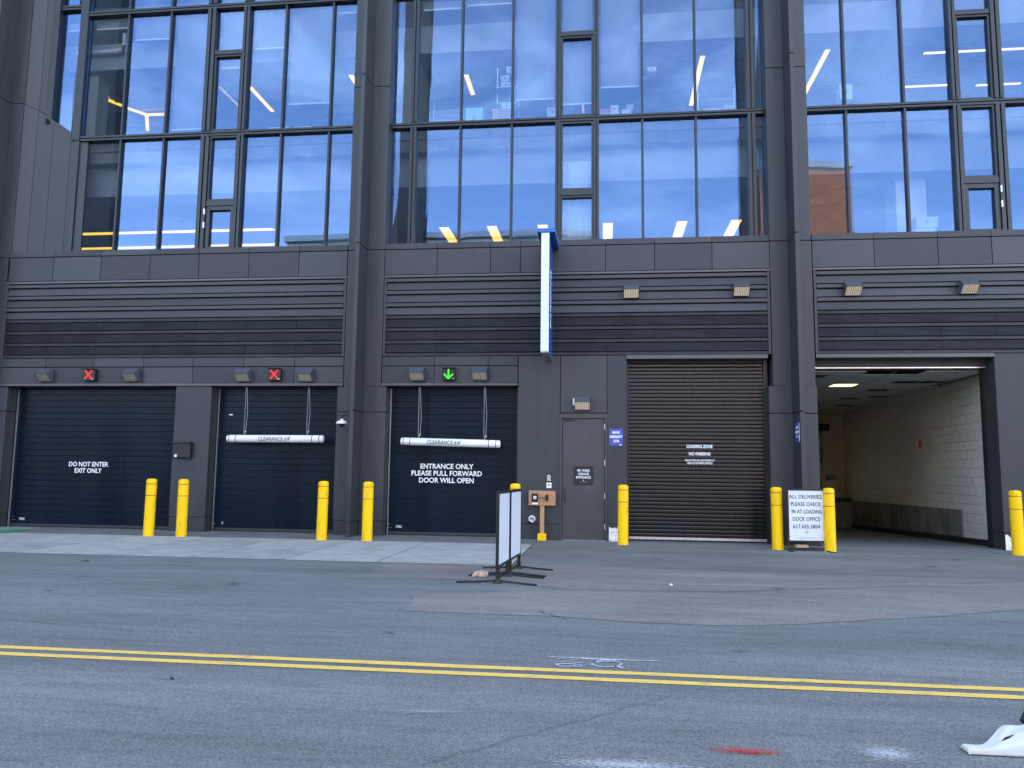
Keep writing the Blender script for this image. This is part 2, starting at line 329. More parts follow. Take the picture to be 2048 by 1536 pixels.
# ================================================================== ground
# the sheet is cut where the loading ramp dips below the street
rb = MB()
rb.add([(-160, -220, 0), (160, -220, 0), (160, 0.5, 0), (-160, 0.5, 0)], [(0, 1, 2, 3)])
rb.add([(-160, 0.5, 0), (4.3, 0.5, 0), (4.3, 60, 0), (-160, 60, 0)], [(0, 1, 2, 3)])
rb.add([(9.4, 0.5, 0), (160, 0.5, 0), (160, 60, 0), (9.4, 60, 0)], [(0, 1, 2, 3)])
rb.add([(4.3, 0.5, 0), (9.4, 0.5, 0), (9.4, 14, -0.46), (4.3, 14, -0.46)], [(0, 1, 2, 3)])
road = tag(rb.build('road', M_ROAD), kind='structure')
def sheet(name, pts, z, m, parent):
    n = len(pts); return MB().add([(x, y, z) for x, y in pts], [tuple(range(n))]).build(name, m, parent)
def rough_poly(pts, step=0.22, amp=0.02):
    out = []
    for i, a in enumerate(pts):
        b = pts[(i+1) % len(pts)]; d = math.dist(a, b); n = max(1, int(d/step))
        for k in range(n):
            t = k/n; out.append((a[0]+(b[0]-a[0])*t+random.uniform(-amp, amp), a[1]+(b[1]-a[1])*t+random.uniform(-amp, amp)))
    return out
apA = [(-3.34, -6.34), (-3.33, -4.78), (-1.3, -4.63), (0.31, -4.52), (5.86, -4.87), (3.6, -5.9), (1.5, -6.75), (-0.5, -6.95), (-1.1, -6.45)]
apB = [(-2.06, -8.80), (-2.20, -7.73), (-0.5, -7.05), (1.5, -6.85), (3.6, -6.0), (5.95, -4.95), (12, -4.6), (12, -5.6), (8.5, -6.0), (6.2, -6.7), (4.65, -7.40), (3.5, -8.05), (2.46, -8.52), (1.9, -8.78), (1.2, -8.98), (0.4, -8.96), (-0.55, -8.80)]
sheet('asphalt_patch', rough_poly(apA), 0.003, M_PATCHM, road)
sheet('asphalt_patch', rough_poly(apB), 0.004, M_PATCHM, road)
sheet('asphalt_patch', rough_poly([(-1.30, -4.60), (-1.30, -0.02), (12, -0.02), (12, -4.55), (5.86, -4.84), (0.31, -4.49)]), 0.002, M_PATCHM2, road)
for y0 in (-10.985, -11.185):            # double yellow line, edges slightly uneven
    p = []; n = 300
    for i in range(n+1): p.append((-80+160*i/n, y0+random.uniform(-0.006, 0.006)))
    q = [(x, y0+0.095+random.uniform(-0.006, 0.006)) for x, _ in reversed(p)]
    mb = MB(); m_ = len(p); vs = [(x, y, 0.004) for x, y in p+q]
    mb.add(vs, [(i, i+1, 2*m_-2-i, 2*m_-1-i) for i in range(m_-1)]); mb.build('lane_line', M_LANE, road)
# ---- spray paint and spills
def ribbon(pts, w, z=0.0055):
    mb = MB(); pts = [Vector((x, y, 0)) for x, y in pts]; L_, R_ = [], []
    for i, p in enumerate(pts):
        t = (pts[min(i+1, len(pts)-1)]-pts[max(i-1, 0)]).normalized(); n = Vector((-t.y, t.x, 0))
        L_.append(p+n*w/2); R_.append(p-n*w/2)
    vs = [(a.x, a.y, z) for a in L_]+[(a.x, a.y, z) for a in R_]; k = len(pts)
    return mb.add(vs, [(i, i+1, k+i+1, k+i) for i in range(k-1)])
M_SCR = mat('spray_line', (0.42, 0.44, 0.46), 0.8, col2=(0.16, 0.165, 0.17), lo=0.45, hi=0.68, scale=30)
def arc(cx, cy, rx, ry, a0, a1, n=14): return [(cx+rx*math.cos(R(a0+(a1-a0)*i/n)), cy+ry*math.sin(R(a0+(a1-a0)*i/n))) for i in range(n+1)]
for pts, w in (([(-0.44, -10.535), (-0.1, -10.525), (0.2, -10.545), (0.42, -10.525)], 0.012),
               ([(-0.375, -10.585), (-0.205, -10.600), (-0.37, -10.675), (-0.17, -10.690)], 0.016),
               (arc(-0.27, -10.79, 0.10, 0.055, 170, 20), 0.016), (arc(-0.30, -10.78, 0.055, 0.04, 180, 350), 0.012),
               (arc(-0.20, -10.77, 0.035, 0.04, 190, 340), 0.013),
               (arc(0.02, -10.64, 0.075, 0.065, 200, 20), 0.014), ([(-0.045, -10.62), (0.10, -10.62), (0.13, -10.67), (0.10, -10.74)], 0.014),
               (arc(0.0, -10.70, 0.10, 0.085, 185, 330), 0.016), ([(0.075, -10.74), (0.14, -10.80)], 0.02)):
    ribbon(pts, w*1.5).build('spray_mark', M_SCR, road)
def spray(name, cx, cy, sx, sy, m, z=0.006, rz=0):
    o = MB().add([(-sx/2, -sy/2, 0), (sx/2, -sy/2, 0), (sx/2, sy/2, 0), (-sx/2, sy/2, 0)], [(0, 1, 2, 3)]).build(name, m, road)
    o.location = (cx, cy, z); o.rotation_euler.z = rz; return o
spray('spray_mark', -0.02, -10.54, 1.15, 0.10, M_SPRW, 0.0048)
spray('spray_mark', 0.74, -12.455, 0.62, 0.17, M_SPRR, 0.006)
spray('spray_mark', 0.74, -12.475, 0.34, 0.045, M_SPRR, 0.0068)
spray('paint_spill', 1.47, -12.38, 0.62, 0.50, M_SPILL, 0.006)
spray('paint_spill', 0.1, -12.75, 1.6, 0.35, M_SPILL, 0.0052)
spray('paint_spill', -1.05, -12.05, 0.9, 0.16, M_DUST, 0.005, 0.18)
spray('tyre_dust', 4.6, -5.55, 4.2, 0.5, M_DUST, 0.0065, 0.10)
spray('tyre_dust', 1.4, -6.2, 4.5, 0.45, M_DUST, 0.0072, 0.03)
spray('tyre_dust', 0.6, -4.95, 3.0, 0.30, M_DUST, 0.0080, -0.02)
# thin cracks and seams in the asphalt
M_CRACK = mat('crack_filler', (0.070, 0.070, 0.070), 0.8)
def wander(a, b, n, amp): return [(a[0]+(b[0]-a[0])*i/n+random.uniform(-amp, amp), a[1]+(b[1]-a[1])*i/n+random.uniform(-amp, amp)) for i in range(n+1)]
for a, b, n, amp, w in (((-0.7, -8.55), (-0.35, -8.95), 8, 0.03, 0.014), ((0.31, -4.50), (5.9, -4.86), 40, 0.02, 0.014), ((-7.2, -9.6), (-4.1, -10.2), 24, 0.03, 0.008), ((-0.9, -12.9), (0.4, -11.5), 18, 0.03, 0.006)):
    ribbon(wander(a, b, n, amp), w, 0.0085).build('crack', M_CRACK, road)

M_OIL = spray_mat('oil_drip', (0.065, 0.068, 0.070), 18, 0.44, 0.90, 1.0)
for x, y, w_, h_ in ((-4.6, -7.4, 0.5, 0.35), (-6.4, -8.3, 0.3, 0.25), (-1.9, -9.9, 0.35, 0.25), (2.2, -6.4, 0.5, 0.4), (1.1, -10.1, 0.3, 0.22), (5.2, -3.4, 0.7, 0.5), (6.1, -2.2, 0.6, 0.5), (-3.9, -12.4, 0.3, 0.2), (0.9, -3.2, 0.5, 0.4)):
    spray('oil_stain', x, y, w_, h_, M_OIL, 0.0092, random.uniform(0, 3))
# concrete apron of slabs with open joints, kerb-flush with the road
pav = tag(MB().box(-40, -1.42, -4.70, -1.24, -0.3, 0.004).build('pavement', M_BACK), kind='structure')
xs = [-40, -34, -28, -22.5, -18.6, -16.4, -14.6, -12.9, -11.3, -9.75, -8.2, -6.65, -5.1, -3.55, -1.42]
rows = [(-4.70, -3.05), (-3.05, -1.24)]
for i in range(len(xs)-1):
    for j, (y0, y1) in enumerate(rows):
        sk = 0.14*(1 if j == 0 else 0)
        x0, x1 = xs[i]+0.014, xs[i+1]-0.014
        MB().prism_z([(x0, y0+0.005), (x1, y0+0.005), (x1, y1-0.020), (x0, y1-0.020)], 0.0, 0.014).build('slab', random.choice([M_CONC, M_CONC2, M_CONC3]), pav)
tag(MB().box(-40, -1.44, -1.23, 0.48, -0.2, 0.010).build('door_threshold', M_CONCD), kind='structure')
g = tag(MB().add([(-14.6, -1.9, 0.018), (-12.55, -1.45, 0.018), (-12.95, 0.0, 0.018), (-14.6, 0.0, 0.018)], [(0, 1, 2, 3)]).build('cycle_marking', M_GRN), kind='structure')
for a, b, w in (((-14.4, -2.2), (-12.93, -0.02), 0.07), ((-14.4, -0.10), (-13.1, -0.10), 0.05), ((-14.4, -0.95), (-13.45, -0.35), 0.06)):
    ribbon([a, b], w, 0.021).build('painted_line', M_MARKW, g)

# ================================================================== the building
B = tag(empty('office_building'), 'dark grey metal-clad office building with glazed upper floors above garage shutters', 'building')
def clad(): return random.choice(CLADS)
def part(name, m, *boxes, parent=B, bevel=0.0):
    mb = MB()
    for b in boxes: mb.box(*b)
    return mb.build(name, m, parent, bevel=bevel)
# --- carcass behind the cladding (dark joints), upper storeys out of frame, roof
part('carcass', M_BACK, (-45, 35, 0.07, 0.49, 3.985, 6.56), (-45, -14.12, 0.06, 0.48, 0, 3.985), (10.6, 35, 0.06, 0.5, 0, 3.985))
part('upper_storeys', M_CLAD, (-45, 35, 0.10, 18, 16.2, 31))
part('side_wall', M_CLAD, (-45, -14.75, 0.02, 0.40, 6.40, 16.19)); part('side_wall', M_CLAD, (12.4, 35, 0.02, 0.40, 6.40, 16.19))
part('end_wall', M_INWALL, (-22.3, -22.01, 0.42, 18, 5.7, 16.19)); part('end_wall', M_INWALL, (20.01, 20.3, 0.42, 18, 5.7, 16.19))
part('side_wall', M_CLAD, (-45, -14.75, 0.0, 0.055, 0, 6.39)); part('side_wall', M_CLAD, (12.4, 35, 0.0, 0.055, 0, 6.39))
part('unseen_shade_wing', M_CLAD, (-44, -25.0, -10.0, 0.0, 0, 25))  # unseen wing, added to shade the left end of the facade
part('rear_wall', M_INWALL, (-45, 35, 18.01, 18.3, -0.5, 31))

# --- spandrel panels and sill caps
JL = [-14.6, -14.33, -13.14, -11.913, -10.668, -9.442, -8.212, -7.001, -5.84]
JC = [-4.965, -3.75, -2.529, -1.854, 0.028, 1.091, 2.319, 3.53]
JR = [4.405, 5.671, 6.951, 8.012, 9.23, 10.45, 11.67, 12.4]
for J in (JL[1:], JC, JR):
    for a, b in zip(J, J[1:]):
        part('spandrel_panel', clad(), (a+0.006, b-0.006, 0.0, 0.055, 5.845, 6.425), bevel=0.004)
        part('sill_cap', clad(), (a+0.004, b-0.004, -0.004, 0.52, 6.442, 6.572), bevel=0.004)
    part('spandrel_trim', M_TRIM, (J[0], J[-1], -0.010, 0.05, 5.785, 5.832), bevel=0.004)

# --- louvre walls: solid ribs and boards above, fine blades below
def louvre(x0, x1, joints):
    lv = part('louvre', M_BACK, (x0+0.01, x1-0.01, 0.061, 0.068, 3.99, 5.775))
    for q in (x0, x1-0.055): part('frame', M_CLAD, (q, q+0.055, 0.002, 0.060, 3.985, 5.78), parent=lv)
    a, b = x0+0.06, x1-0.06; P_ = 0.285; z = 5.760
    for k in range(3):                                    # solid part
        MB().prism_x([(0.0, z), (0.03, z-0.004), (0.03, z-0.070), (-0.012, z-0.076), (-0.012, z-0.010)], a, b).build('slat', M_CLAD2, lv)
        zz = z-0.106
        MB().prism_x([(0.030, zz), (0.05, zz), (0.05, zz-0.155), (0.012, zz-0.155)], a, b).build('slat', clad(), lv)
        z -= P_
    z = 4.905
    for k in range(4):
        MB().prism_x([(0.020, z), (0.05, z-0.004), (0.05, z-0.060), (0.008, z-0.064), (0.008, z-0.010)], a, b).build('slat', M_LOUV, lv)
        if k == 3: break
        z2 = z-0.094; fine = MB(); seg = [a]+[j for j in joints if a < j < b]+[b]
        for s0, s1 in zip(seg, seg[1:]):
            for q in range(7):
                t = z2-q*0.0245
                fine.prism_x([(0.026, t), (0.040, t), (0.040, t-0.015), (0.020, t-0.015)], s0+0.004, s1-0.004)
        tag(fine.build('louvre_blades', M_LOUV, lv), kind='stuff')
        z -= 0.285
louvre(-14.33, -5.845, JL[1:-1]); louvre(-4.955, 3.515, JC[1:-1]); louvre(4.42, 10.9, JR[1:-2])

# --- columns: flat cladding with a projecting fin, in storey-high panels
SEG = [(0.335, 2.715), (2.732, 6.43), (6.448, 10.355), (10.372, 16.19)]
def column(upper, lower, fin, name='column'):
    c = part(name, M_BACK, (upper[0]+0.02, upper[1]-0.02, 0.02, 0.42, 0.3, 16.18))
    for k, (z0, z1) in enumerate(SEG):
        zs = [(z0, z1)] if k != 1 else [(z0, 3.30), (3.302, z1)]
        for (p, q) in zs:
            lo = q <= 3.31
            xa, xb = (lower if lo else upper)
            dy = 0.5 if q <= 6.5 else 0.46
            part('cladding_panel', M_CLAD, (xa, fin[0]-0.002, 0.0, dy, p, q), parent=c, bevel=0.005)
            part('cladding_panel', M_CLAD2, (fin[1]+0.002, xb, 0.0, dy, p, q), parent=c, bevel=0.005)
        part('fin', M_CLAD, (fin[0], fin[1], -0.60, 0.01, z0, z1), parent=c, bevel=0.006)
    part('plinth', M_CLAD3, (lower[0]+0.01, fin[0]-0.002, 0.015, 0.5, 0.0, 0.325), (fin[1]+0.002, lower[1]-0.01, 0.015, 0.5, 0.0, 0.325), parent=c)
    part('fin_foot', M_CLAD3, (fin[0]+0.006, fin[1]-0.006, -0.585, 0.0, 0.0, 0.325), parent=c)
    return c
column((-14.70, -14.28), (-14.75, -14.06), (-14.70, -14.60))
column((-5.83, -4.97), (-5.965, -4.838), (-5.463, -5.373))
column((3.535, 4.395), (3.442, 4.42), (3.920, 4.010))

# --- angled cladding between the left column and its windows
def raised(name, m, x0, x1, z00, z01, z10, z11, y0, y1, th=0.05):
    vs = []
    for dy in (0, th):
        vs += [(x0, y0+dy, z00), (x1, y1+dy, z10), (x1, y1+dy, z11), (x0, y0+dy, z01)]
    return MB().add(vs, [(0, 1, 2, 3), (7, 6, 5, 4), (0, 4, 5, 1), (1, 5, 6, 2), (2, 6, 7, 3), (3, 7, 4, 0)]).build(name, m, B, bevel=0.003)
RX = [-14.285, -13.95, -13.55, -13.10, -12.67]; RT = [10.35, 10.21, 9.955, 9.67, 9.41]; RY = [0.03, 0.10, 0.16, 0.22, 0.27]
for i in range(4):
    raised('return_panel', clad(), RX[i]+0.004, RX[i+1]-0.004, 6.575, RT[i], 6.575, RT[i+1], RY[i], RY[i+1])
raised('return_panel', clad(), -14.285, -13.954, 10.362, 16.18, 10.222, 16.18, 0.04, 0.12)
raised('return_panel', clad(), -13.946, -13.70, 10.222, 16.18, 10.07, 16.18, 0.12, 0.22)
part('ledge_bracket', M_BLACK, (-13.74, -13.66, 0.10, 0.22, 9.86, 9.875), (-13.74, -13.728, 0.10, 0.22, 9.86, 10.02), (-13.702, -13.692, 0.10, 0.22, 9.86, 10.0), (-13.668, -13.66, 0.10, 0.22, 9.86, 9.97))

# --- curtain walls
GY = 0.30
def pane(wall, x0, x1, z0, z1):
    j = [random.uniform(-0.0016, 0.0016) for _ in range(4)]
    vs = []
    for dy in (0, 0.012):
        vs += [(x0, GY+dy+j[0], z0), (x1, GY+dy+j[1], z0), (x1, GY+dy+j[2], z1), (x0, GY+dy+j[3], z1)]
    return MB().add(vs, [(0, 1, 2, 3), (7, 6, 5, 4), (0, 4, 5, 1), (1, 5, 6, 2), (2, 6, 7, 3), (3, 7, 4, 0)]).build('pane', M_GLASS, wall)
Z0, ZT0, ZT1, ZU0, ZU1, ZTOP = 6.572, 9.42, 9.54, 12.70, 12.82, 16.17
def bar(wall, name, x0, x1, z0, z1, y0=0.22, y1=0.38, m=M_FRAME): return part(name, m, (x0, x1, y0, y1, z0, z1), parent=wall, bevel=0.004)
def transom(wall, x0, x1, z0, z1):
    h = (z1-z0); bar(wall, 'transom', x0, x1, z0, z0+h*0.42, 0.20, 0.40); bar(wall, 'transom', x0, x1, z1-h*0.42, z1, 0.20, 0.40)
    bar(wall, 'transom', x0, x1, z0+h*0.42, z1-h*0.42, 0.245, 0.40)
def post(wall, x0, x1, z0, z1):            # wide double post beside a sash bay
    w = x1-x0; bar(wall, 'mullion', x0, x0+w*0.42, z0, z1, 0.18, 0.40); bar(wall, 'mullion', x1-w*0.42, x1, z0, z1, 0.18, 0.40)
    bar(wall, 'mullion', x0+w*0.42, x1-w*0.42, z0, z1, 0.225, 0.40)
def sash(wall, x0, x1, z0, z1, w=0.055, hinged=None):
    s = part('sash_frame', M_FRAME, (x0, x0+w, 0.225, 0.36, z0, z1), (x1-w, x1, 0.225, 0.36, z0, z1), (x0+w, x1-w, 0.225, 0.36, z0, z0+w), (x0+w, x1-w, 0.225, 0.36, z1-w, z1), parent=wall, bevel=0.003)
    pane(wall, x0+w, x1-w, z0+w, z1-w)
    if hinged:
        xh = x0-0.012 if hinged < 0 else x1+0.012
        for zz in (z0+0.62, z0+0.95): part('hinge', M_STEEL, (xh-0.014, xh+0.014, 0.165, 0.21, zz-0.07, zz+0.07), parent=wall)
def curtain(x_l, x_r, thin, sashbay, wide=(), casement=None):
    """thin: centres of slim mullions; sashbay: (post0, post1) bounding the opening lights"""
    wall = part('window_wall', M_FRAME, (x_l, x_r, 0.24, 0.40, ZTOP-0.05, ZTOP))
    posts = [sashbay[0], sashbay[1]]+list(wide)
    for z0, z1 in ((Z0, ZT0), (ZT1, ZU0), (ZU1, ZTOP-0.05)):
        for t in thin: bar(wall, 'mullion', t-0.024, t+0.024, z0, z1)
        for a, b in posts: post(wall, a, b, z0, z1)
        edges = sorted([(t-0.024, t+0.024) for t in thin]+posts); cur = x_l
        for a, b in edges+[(x_r, x_r)]:
            if not (cur >= sashbay[0][1]-1e-6 and a <= sashbay[1][0]+1e-6) and a-cur > 0.02: pane(wall, cur, a, z0, z1)
            cur = b
    transom(wall, x_l, x_r, ZT0, ZT1); transom(wall, x_l, x_r, ZU0, ZU1)
    a, b = sashbay[0][1], sashbay[1][0]
    # bottom light, mid rail, tilting light, upper pair
    if casement: sash(wall, a, b, Z0, 7.665, 0.10, casement)
    else: sash(wall, a, b, Z0, 7.665, 0.045)
    bar(wall, 'transom', a, b, 7.667, 7.79, 0.20, 0.40)
    sash(wall, a, b, 7.792, ZT0, 0.05); sash(wall, a, b, ZT1, 11.49, 0.05); bar(wall, 'transom', a, b, 11.49, 11.60, 0.20, 0.40)
    pane(wall, a, b, 11.60, ZU0); pane(wall, a, b, ZU1, ZTOP-0.05)
    return wall
wl = curtain(-12.86, -5.84, [-11.79, -10.665, -7.68, -6.49], ((-9.683, -9.47), (-8.75, -8.598)), [], casement=-1)
bar(wl, 'mullion', -13.07, -12.862, ZT0+0.02, ZTOP, 0.18, 0.40); bar(wl, 'mullion', -12.98, -12.862, 6.572, ZT0+0.02, 0.20, 0.40)
bar(wl, 'mullion', -13.80, -13.63, 10.0, ZTOP, 0.16, 0.40); transom(wl, -13.63, -13.07, ZU0+0.2, ZU1+0.2)
pane(wl, -13.63, -13.07, 9.54, ZU0+0.2); pane(wl, -13.63, -13.07, ZU1+0.2, ZTOP)
wc = curtain(-4.965, 3.53, [-3.32, -2.115, 0.861, 2.048], ((-1.106, -0.993), (-0.239, -0.116)), [(-4.50, -4.355), (3.165, 3.334)])
wr = curtain(4.40, 12.39, [5.275, 6.506, 9.55, 10.8], ((7.48, 7.62), (8.34, 8.53)), [], casement=1)

# --- rooms behind the glass
part('floor_slab', M_INDARK, (-22, 20, 0.45, 17.9, 5.75, 6.38)); part('floor_slab', M_INDARK, (-22, 20, 0.41, 17.9, 9.22, 9.53))
part('ceiling', M_INWOOD, (-22, 20, 1.5, 17.9, 8.98, 9.2)); part('ceiling', M_INDARK, (-22, 20, 1.5, 17.9, 13.35, 13.6)); part('ceiling', M_INDARK, (-22, 20, 0.45, 17.9, 15.9, 16.15))
part('bulkhead', M_BULK, (-22, 20, 0.75, 1.5, 8.18, 8.93)); part('bulkhead', M_BULK, (-22, 20, 0.75, 1.5, 11.55, 12.25))
part('bulkhead', M_INDARK, (-22, 20, 0.46, 0.75, 8.93, 9.2)); part('bulkhead', M_INDARK, (-22, 20, 0.9, 1.45, 12.25, 13.34))
part('interior_wall', M_INWALL, (-22, 20, 13, 13.2, 6.39, 8.97)); part('interior_wall', M_INWALL, (-22, 20, 12, 12.2, 9.54, 13.34))
part('interior_wall', M_INWALL, (-13.75, -12.90, 0.50, 0.62, 6.39, 8.17))
for x in (-5.4, 3.95): part('interior_wall', M_INWALL, (x-0.25, x+0.25, 0.46, 1.6, 6.39, 8.17))
part('interior_wall', M_CARD, (-1.06, -0.17, 0.56, 0.60, 6.45, 8.60)); part('board_trim', M_HEM, (-0.80, -0.785, 0.545, 0.558, 6.45, 8.6), (-0.42, -0.405, 0.545, 0.558, 6.45, 8.6), (-1.05, -0.18, 0.540, 0.544, 8.07, 8.10))
part('interior_wall', M_INWALL, (-14.2, -13.02, 0.95, 1.4, 9.54, 11.54))
for x in (-4.75, 3.75): part('interior_wall', M_INWALL, (x-0.22, x+0.22, 0.6, 2.2, 9.54, 11.54))
part('interior_wall', M_CARD, (6.60, 7.25, 1.2, 1.9, 6.39, 8.17))        # pale pier behind the right bay
part('interior_wall', M_INWALL, (6.53, 6.60, 0.46, 3.0, 9.54, 13.3))
for i in range(9):                                                       # ducts and pipes under the exposed ceiling
    y = 2.6+i*1.0
    MB().tube([(-22, y, 13.05-0.12*(i % 3)), (20, y+0.5, 13.05-0.12*(i % 3))], 0.09+0.05*(i % 2), 8).build('duct', M_INWALL if i % 3 == 0 else M_INDARK, B)
MB().tube([(-13.4, 0.62, 11.96), (-12.28, 0.62, 11.97), (-12.18, 0.62, 12.01), (-12.14, 0.62, 12.10), (-12.14, 0.62, 12.42)], 0.06, 10).build('pipe', M_WHITE, B, smooth=True)

def blind(x0, x1, zh, zt=12.68):
    b = part('roller_blind', M_BLIND, (x0+0.03, x1-0.03, 0.452, 0.456, zh, zt)); part('hem_bar', M_HEM, (x0+0.03, x1-0.03, 0.445, 0.463, zh-0.035, zh), parent=b); return b
for x0, x1, zh in ((-13.6, -13.1, 12.5), (-12.84, -11.83, 12.5), (-11.77, -10.70, 12.15), (-10.64, -9.70, 9.74), (-9.45, -8.77, 11.28), (-8.58, -7.71, 11.74), (-7.65, -6.52, 10.27), (-6.46, -5.86, 12.55),
                   (-4.34, -3.35, 12.5), (-3.29, -2.15, 12.55), (-2.08, -1.12, 10.12), (-0.98, -0.25, 9.96), (-0.10, 0.83, 10.33)):
    blind(x0, x1, zh)
def clutter_rail(x0, x1, y, z0, z1, n):                                  # wire rack seen in the upper windows
    mb = MB()
    for k in range(n): mb.box(x0, x1, y, y+0.35, z0+(z1-z0)*k/(n-1), z0+(z1-z0)*k/(n-1)+0.02)
    for x in (x0, x1): mb.box(x-0.015, x+0.015, y, y+0.03, 9.54, z1+0.1)
    return mb

# --- header fascias over the garage shutters
def fascia(x0, x1, joints):
    J = [x0]+[j for j in joints if x0+0.2 < j < x1-0.2]+[x1]
    for a, b in zip(J, J[1:]):
        part('fascia_panel', clad(), (a+0.005, b-0.005, 0.0, 0.5, 3.768, 3.968), bevel=0.004)
        part('fascia_panel', clad(), (a+0.005, b-0.005, 0.0, 0.5, 3.38, 3.748), bevel=0.004)
    part('drip_trim', M_TRIM, (x0, x1, -0.035, 0.5, 3.312, 3.372), bevel=0.004)
    part('carcass', M_BACK, (x0+0.02, x1-0.02, 0.03, 0.49, 3.40, 3.95))
fascia(-14.30, -5.838, JL[2:-1]); fascia(-4.955, -1.885, [-3.75, -2.53])
# piers and panels between the doors
def pier(x0, x1, z1, plinth=0.335, m=None, y1=0.5):
    part('pier_panel', m or clad(), (x0, x1, 0.0, y1, plinth+0.008, z1), bevel=0.005)
    if plinth > 0.02: part('plinth', M_CLAD3, (x0+0.006, x1-0.006, 0.006, y1, 0.0, plinth), bevel=0.003)
pier(-9.818, -8.952, 3.31); pier(-1.872, -0.958, 3.968); pier(0.062, 0.475, 3.968, 0.36)
pier(7.935, 8.75, 3.968, 0.34); pier(8.76, 9.95, 3.968, 0.34); pier(9.96, 10.9, 3.968, 0.34)
part('door_panel', M_CLAD2, (-0.945, 0.052, 0.0, 0.5, 2.725, 3.968), bevel=0.005)
part('carcass', M_BACK, (-0.957, 0.061, 0.12, 0.5, 2.60, 3.95)); part('carcass', M_BACK, (-0.957, 0.061, 0.30, 0.5, 0.0, 2.60))
part('header_trim', M_TRIM, (0.475, 3.442, -0.012, 0.5, 3.892, 3.975), bevel=0.004)
part('header_trim', M_TRIM, (4.42, 7.935, -0.012, 0.5, 3.898, 3.975), bevel=0.004)
# torn base panels showing the pale board behind
def torn(x0, x1, z1, n=10):
    top = [(x0+(x1-x0)*i/n, z1*random.uniform(0.72, 1.0)) for i in range(n+1)]
    return MB().prism_y([(x0, 0.004), (x1, 0.004)]+top[::-1], -0.006, 0.004)
torn(0.09, 0.40, 0.33).build('exposed_board', M_EXPOSED, B); torn(7.95, 8.60, 0.33, 14).build('exposed_board', M_EXPOSED, B)

# --- roller shutters
def shutter(x0, x1, ztop, pitch, m, style, guides=True):
    d = part('shutter_door', M_BACK, (x0-0.04, x1+0.04, 0.42, 0.48, 0.02, ztop+0.1))
    if style == 'flat':
        prof = [(0.348, 0.002), (0.3455, 0.006), (0.345, pitch-0.008), (0.348, pitch-0.003), (0.40, pitch-0.004), (0.40, 0.006)]
    else:
        prof = [(0.355, 0.001), (0.3470, 0.008), (0.3445, pitch*0.30), (0.3445, pitch*0.72), (0.3475, pitch-0.010), (0.356, pitch-0.002), (0.41, pitch-0.002), (0.41, 0.002)]
    me = MB().prism_x(prof, x0, x1).mesh('slat'); me.materials.append(m)
    z = 0.09; k = 0
    while z < ztop-0.02:
        inst('slat', me, m, d, (0, random.uniform(-0.0012, 0.0012), z)); z += pitch; k += 1
    part('bottom_bar', M_STEEL if style != 'flat' else M_CLAD, (x0, x1, 0.335, 0.41, 0.035, 0.088), parent=d)
    part('bottom_seal', M_RUBBER, (x0, x1, 0.345, 0.40, 0.008, 0.035), parent=d)
    for x in (x0, x1):
        s = 1 if x == x0 else -1
        xa, xb = sorted((x-s*0.045, x+s*0.035)); part('guide_rail', M_BLACK, (xa, xb, 0.30, 0.44, 0.0, ztop), parent=d)
    if guides: part('guide_rail', M_STEEL, (x0+0.036, x0+0.052, 0.300, 0.335, 0.0, ztop-0.05), parent=d)
    return d
D1 = shutter(-14.06, -9.86, 3.33, 0.1452, M_DOOR, 'flat'); D2 = shutter(-8.96, -5.99, 3.33, 0.1452, M_DOOR, 'flat')
D3 = shutter(-4.85, -1.90, 3.33, 0.1452, M_DOOR, 'flat'); D4 = shutter(0.49, 3.43, 3.90, 0.0832, M_LDOOR, 'curved', False)
TY = 0.342
text('lettering', 'DO NOT ENTER\nEXIT ONLY', 0.135, (-12.10, TY, 1.42), M_PAINTW, D1, bold=0.0028, fit=(1.0, 0.262))
text('lettering', 'ENTRANCE ONLY\nPLEASE PULL FORWARD\nDOOR WILL OPEN', 0.152, (-3.50, TY, 1.385), M_PAINTW, D3, bold=0.0032, fit=(1.60, 0.425))
text('lettering', 'LOADING ZONE', 0.098, (2.035, TY-0.002, 2.03), M_PAINTW, D4, bold=0.003, fit=(0.545, 0.072))
text('lettering', 'NO PARKING', 0.098, (2.035, TY-0.002, 1.87), M_PAINTW, D4, bold=0.003, fit=(0.455, 0.072))
text('lettering', 'VIOLATORS WILL BE TOWED AT\nVEHICLE OWNERS EXPENSE', 0.058, (2.035, TY-0.002, 1.70), M_PAINTW, D4, bold=0.001, fit=(0.63, 0.105))
for D, x in ((D1, -13.70), (D2, -8.70), (D3, -4.55)):
    text('maker_mark', 'ITEC' if D is not D2 else 'C', 0.075, (x, TY, 0.19), M_PAINTW, D, bold=0.001, sx=0.9)
    part('rivet', M_STEEL, *[(x-0.24+dx, x-0.222+dx, 0.338, 0.346, z, z+0.018) for dx, z in ((0, 0.16), (0, 0.24), (0.05, 0.16))], parent=D)
part('sensor', M_WHITE, (-8.66, -8.58, 0.32, 0.344, 2.665, 2.69), parent=D2)

# --- service door
PD = part('door', M_PDOOR, (-0.905, 0.005, 0.05, 0.10, 0.015, 2.60), bevel=0.003)
part('door_frame', M_PDOOR, (-0.957, -0.912, 0.012, 0.16, 0.0, 2.70), (0.012, 0.061, 0.012, 0.16, 0.0, 2.70), (-0.912, 0.012, 0.012, 0.16, 2.607, 2.70), bevel=0.003)
part('header_shadow_trim', M_BLACK, (-0.957, 0.061, 0.03, 0.16, 2.70, 2.724))
MB().tube([(-0.855, 0.05, 1.10), (-0.855, -0.005, 1.10), (-0.845, -0.012, 1.085), (-0.842, -0.012, 0.84), (-0.855, -0.005, 0.825), (-0.855, 0.05, 0.825)], 0.011, 8).build('handle', M_BLACK, PD, smooth=True)
for z in (0.30, 0.95, 1.65, 2.42): part('hinge', M_STEEL, (-0.004, 0.020, 0.022, 0.052, z-0.06, z+0.06), parent=PD)
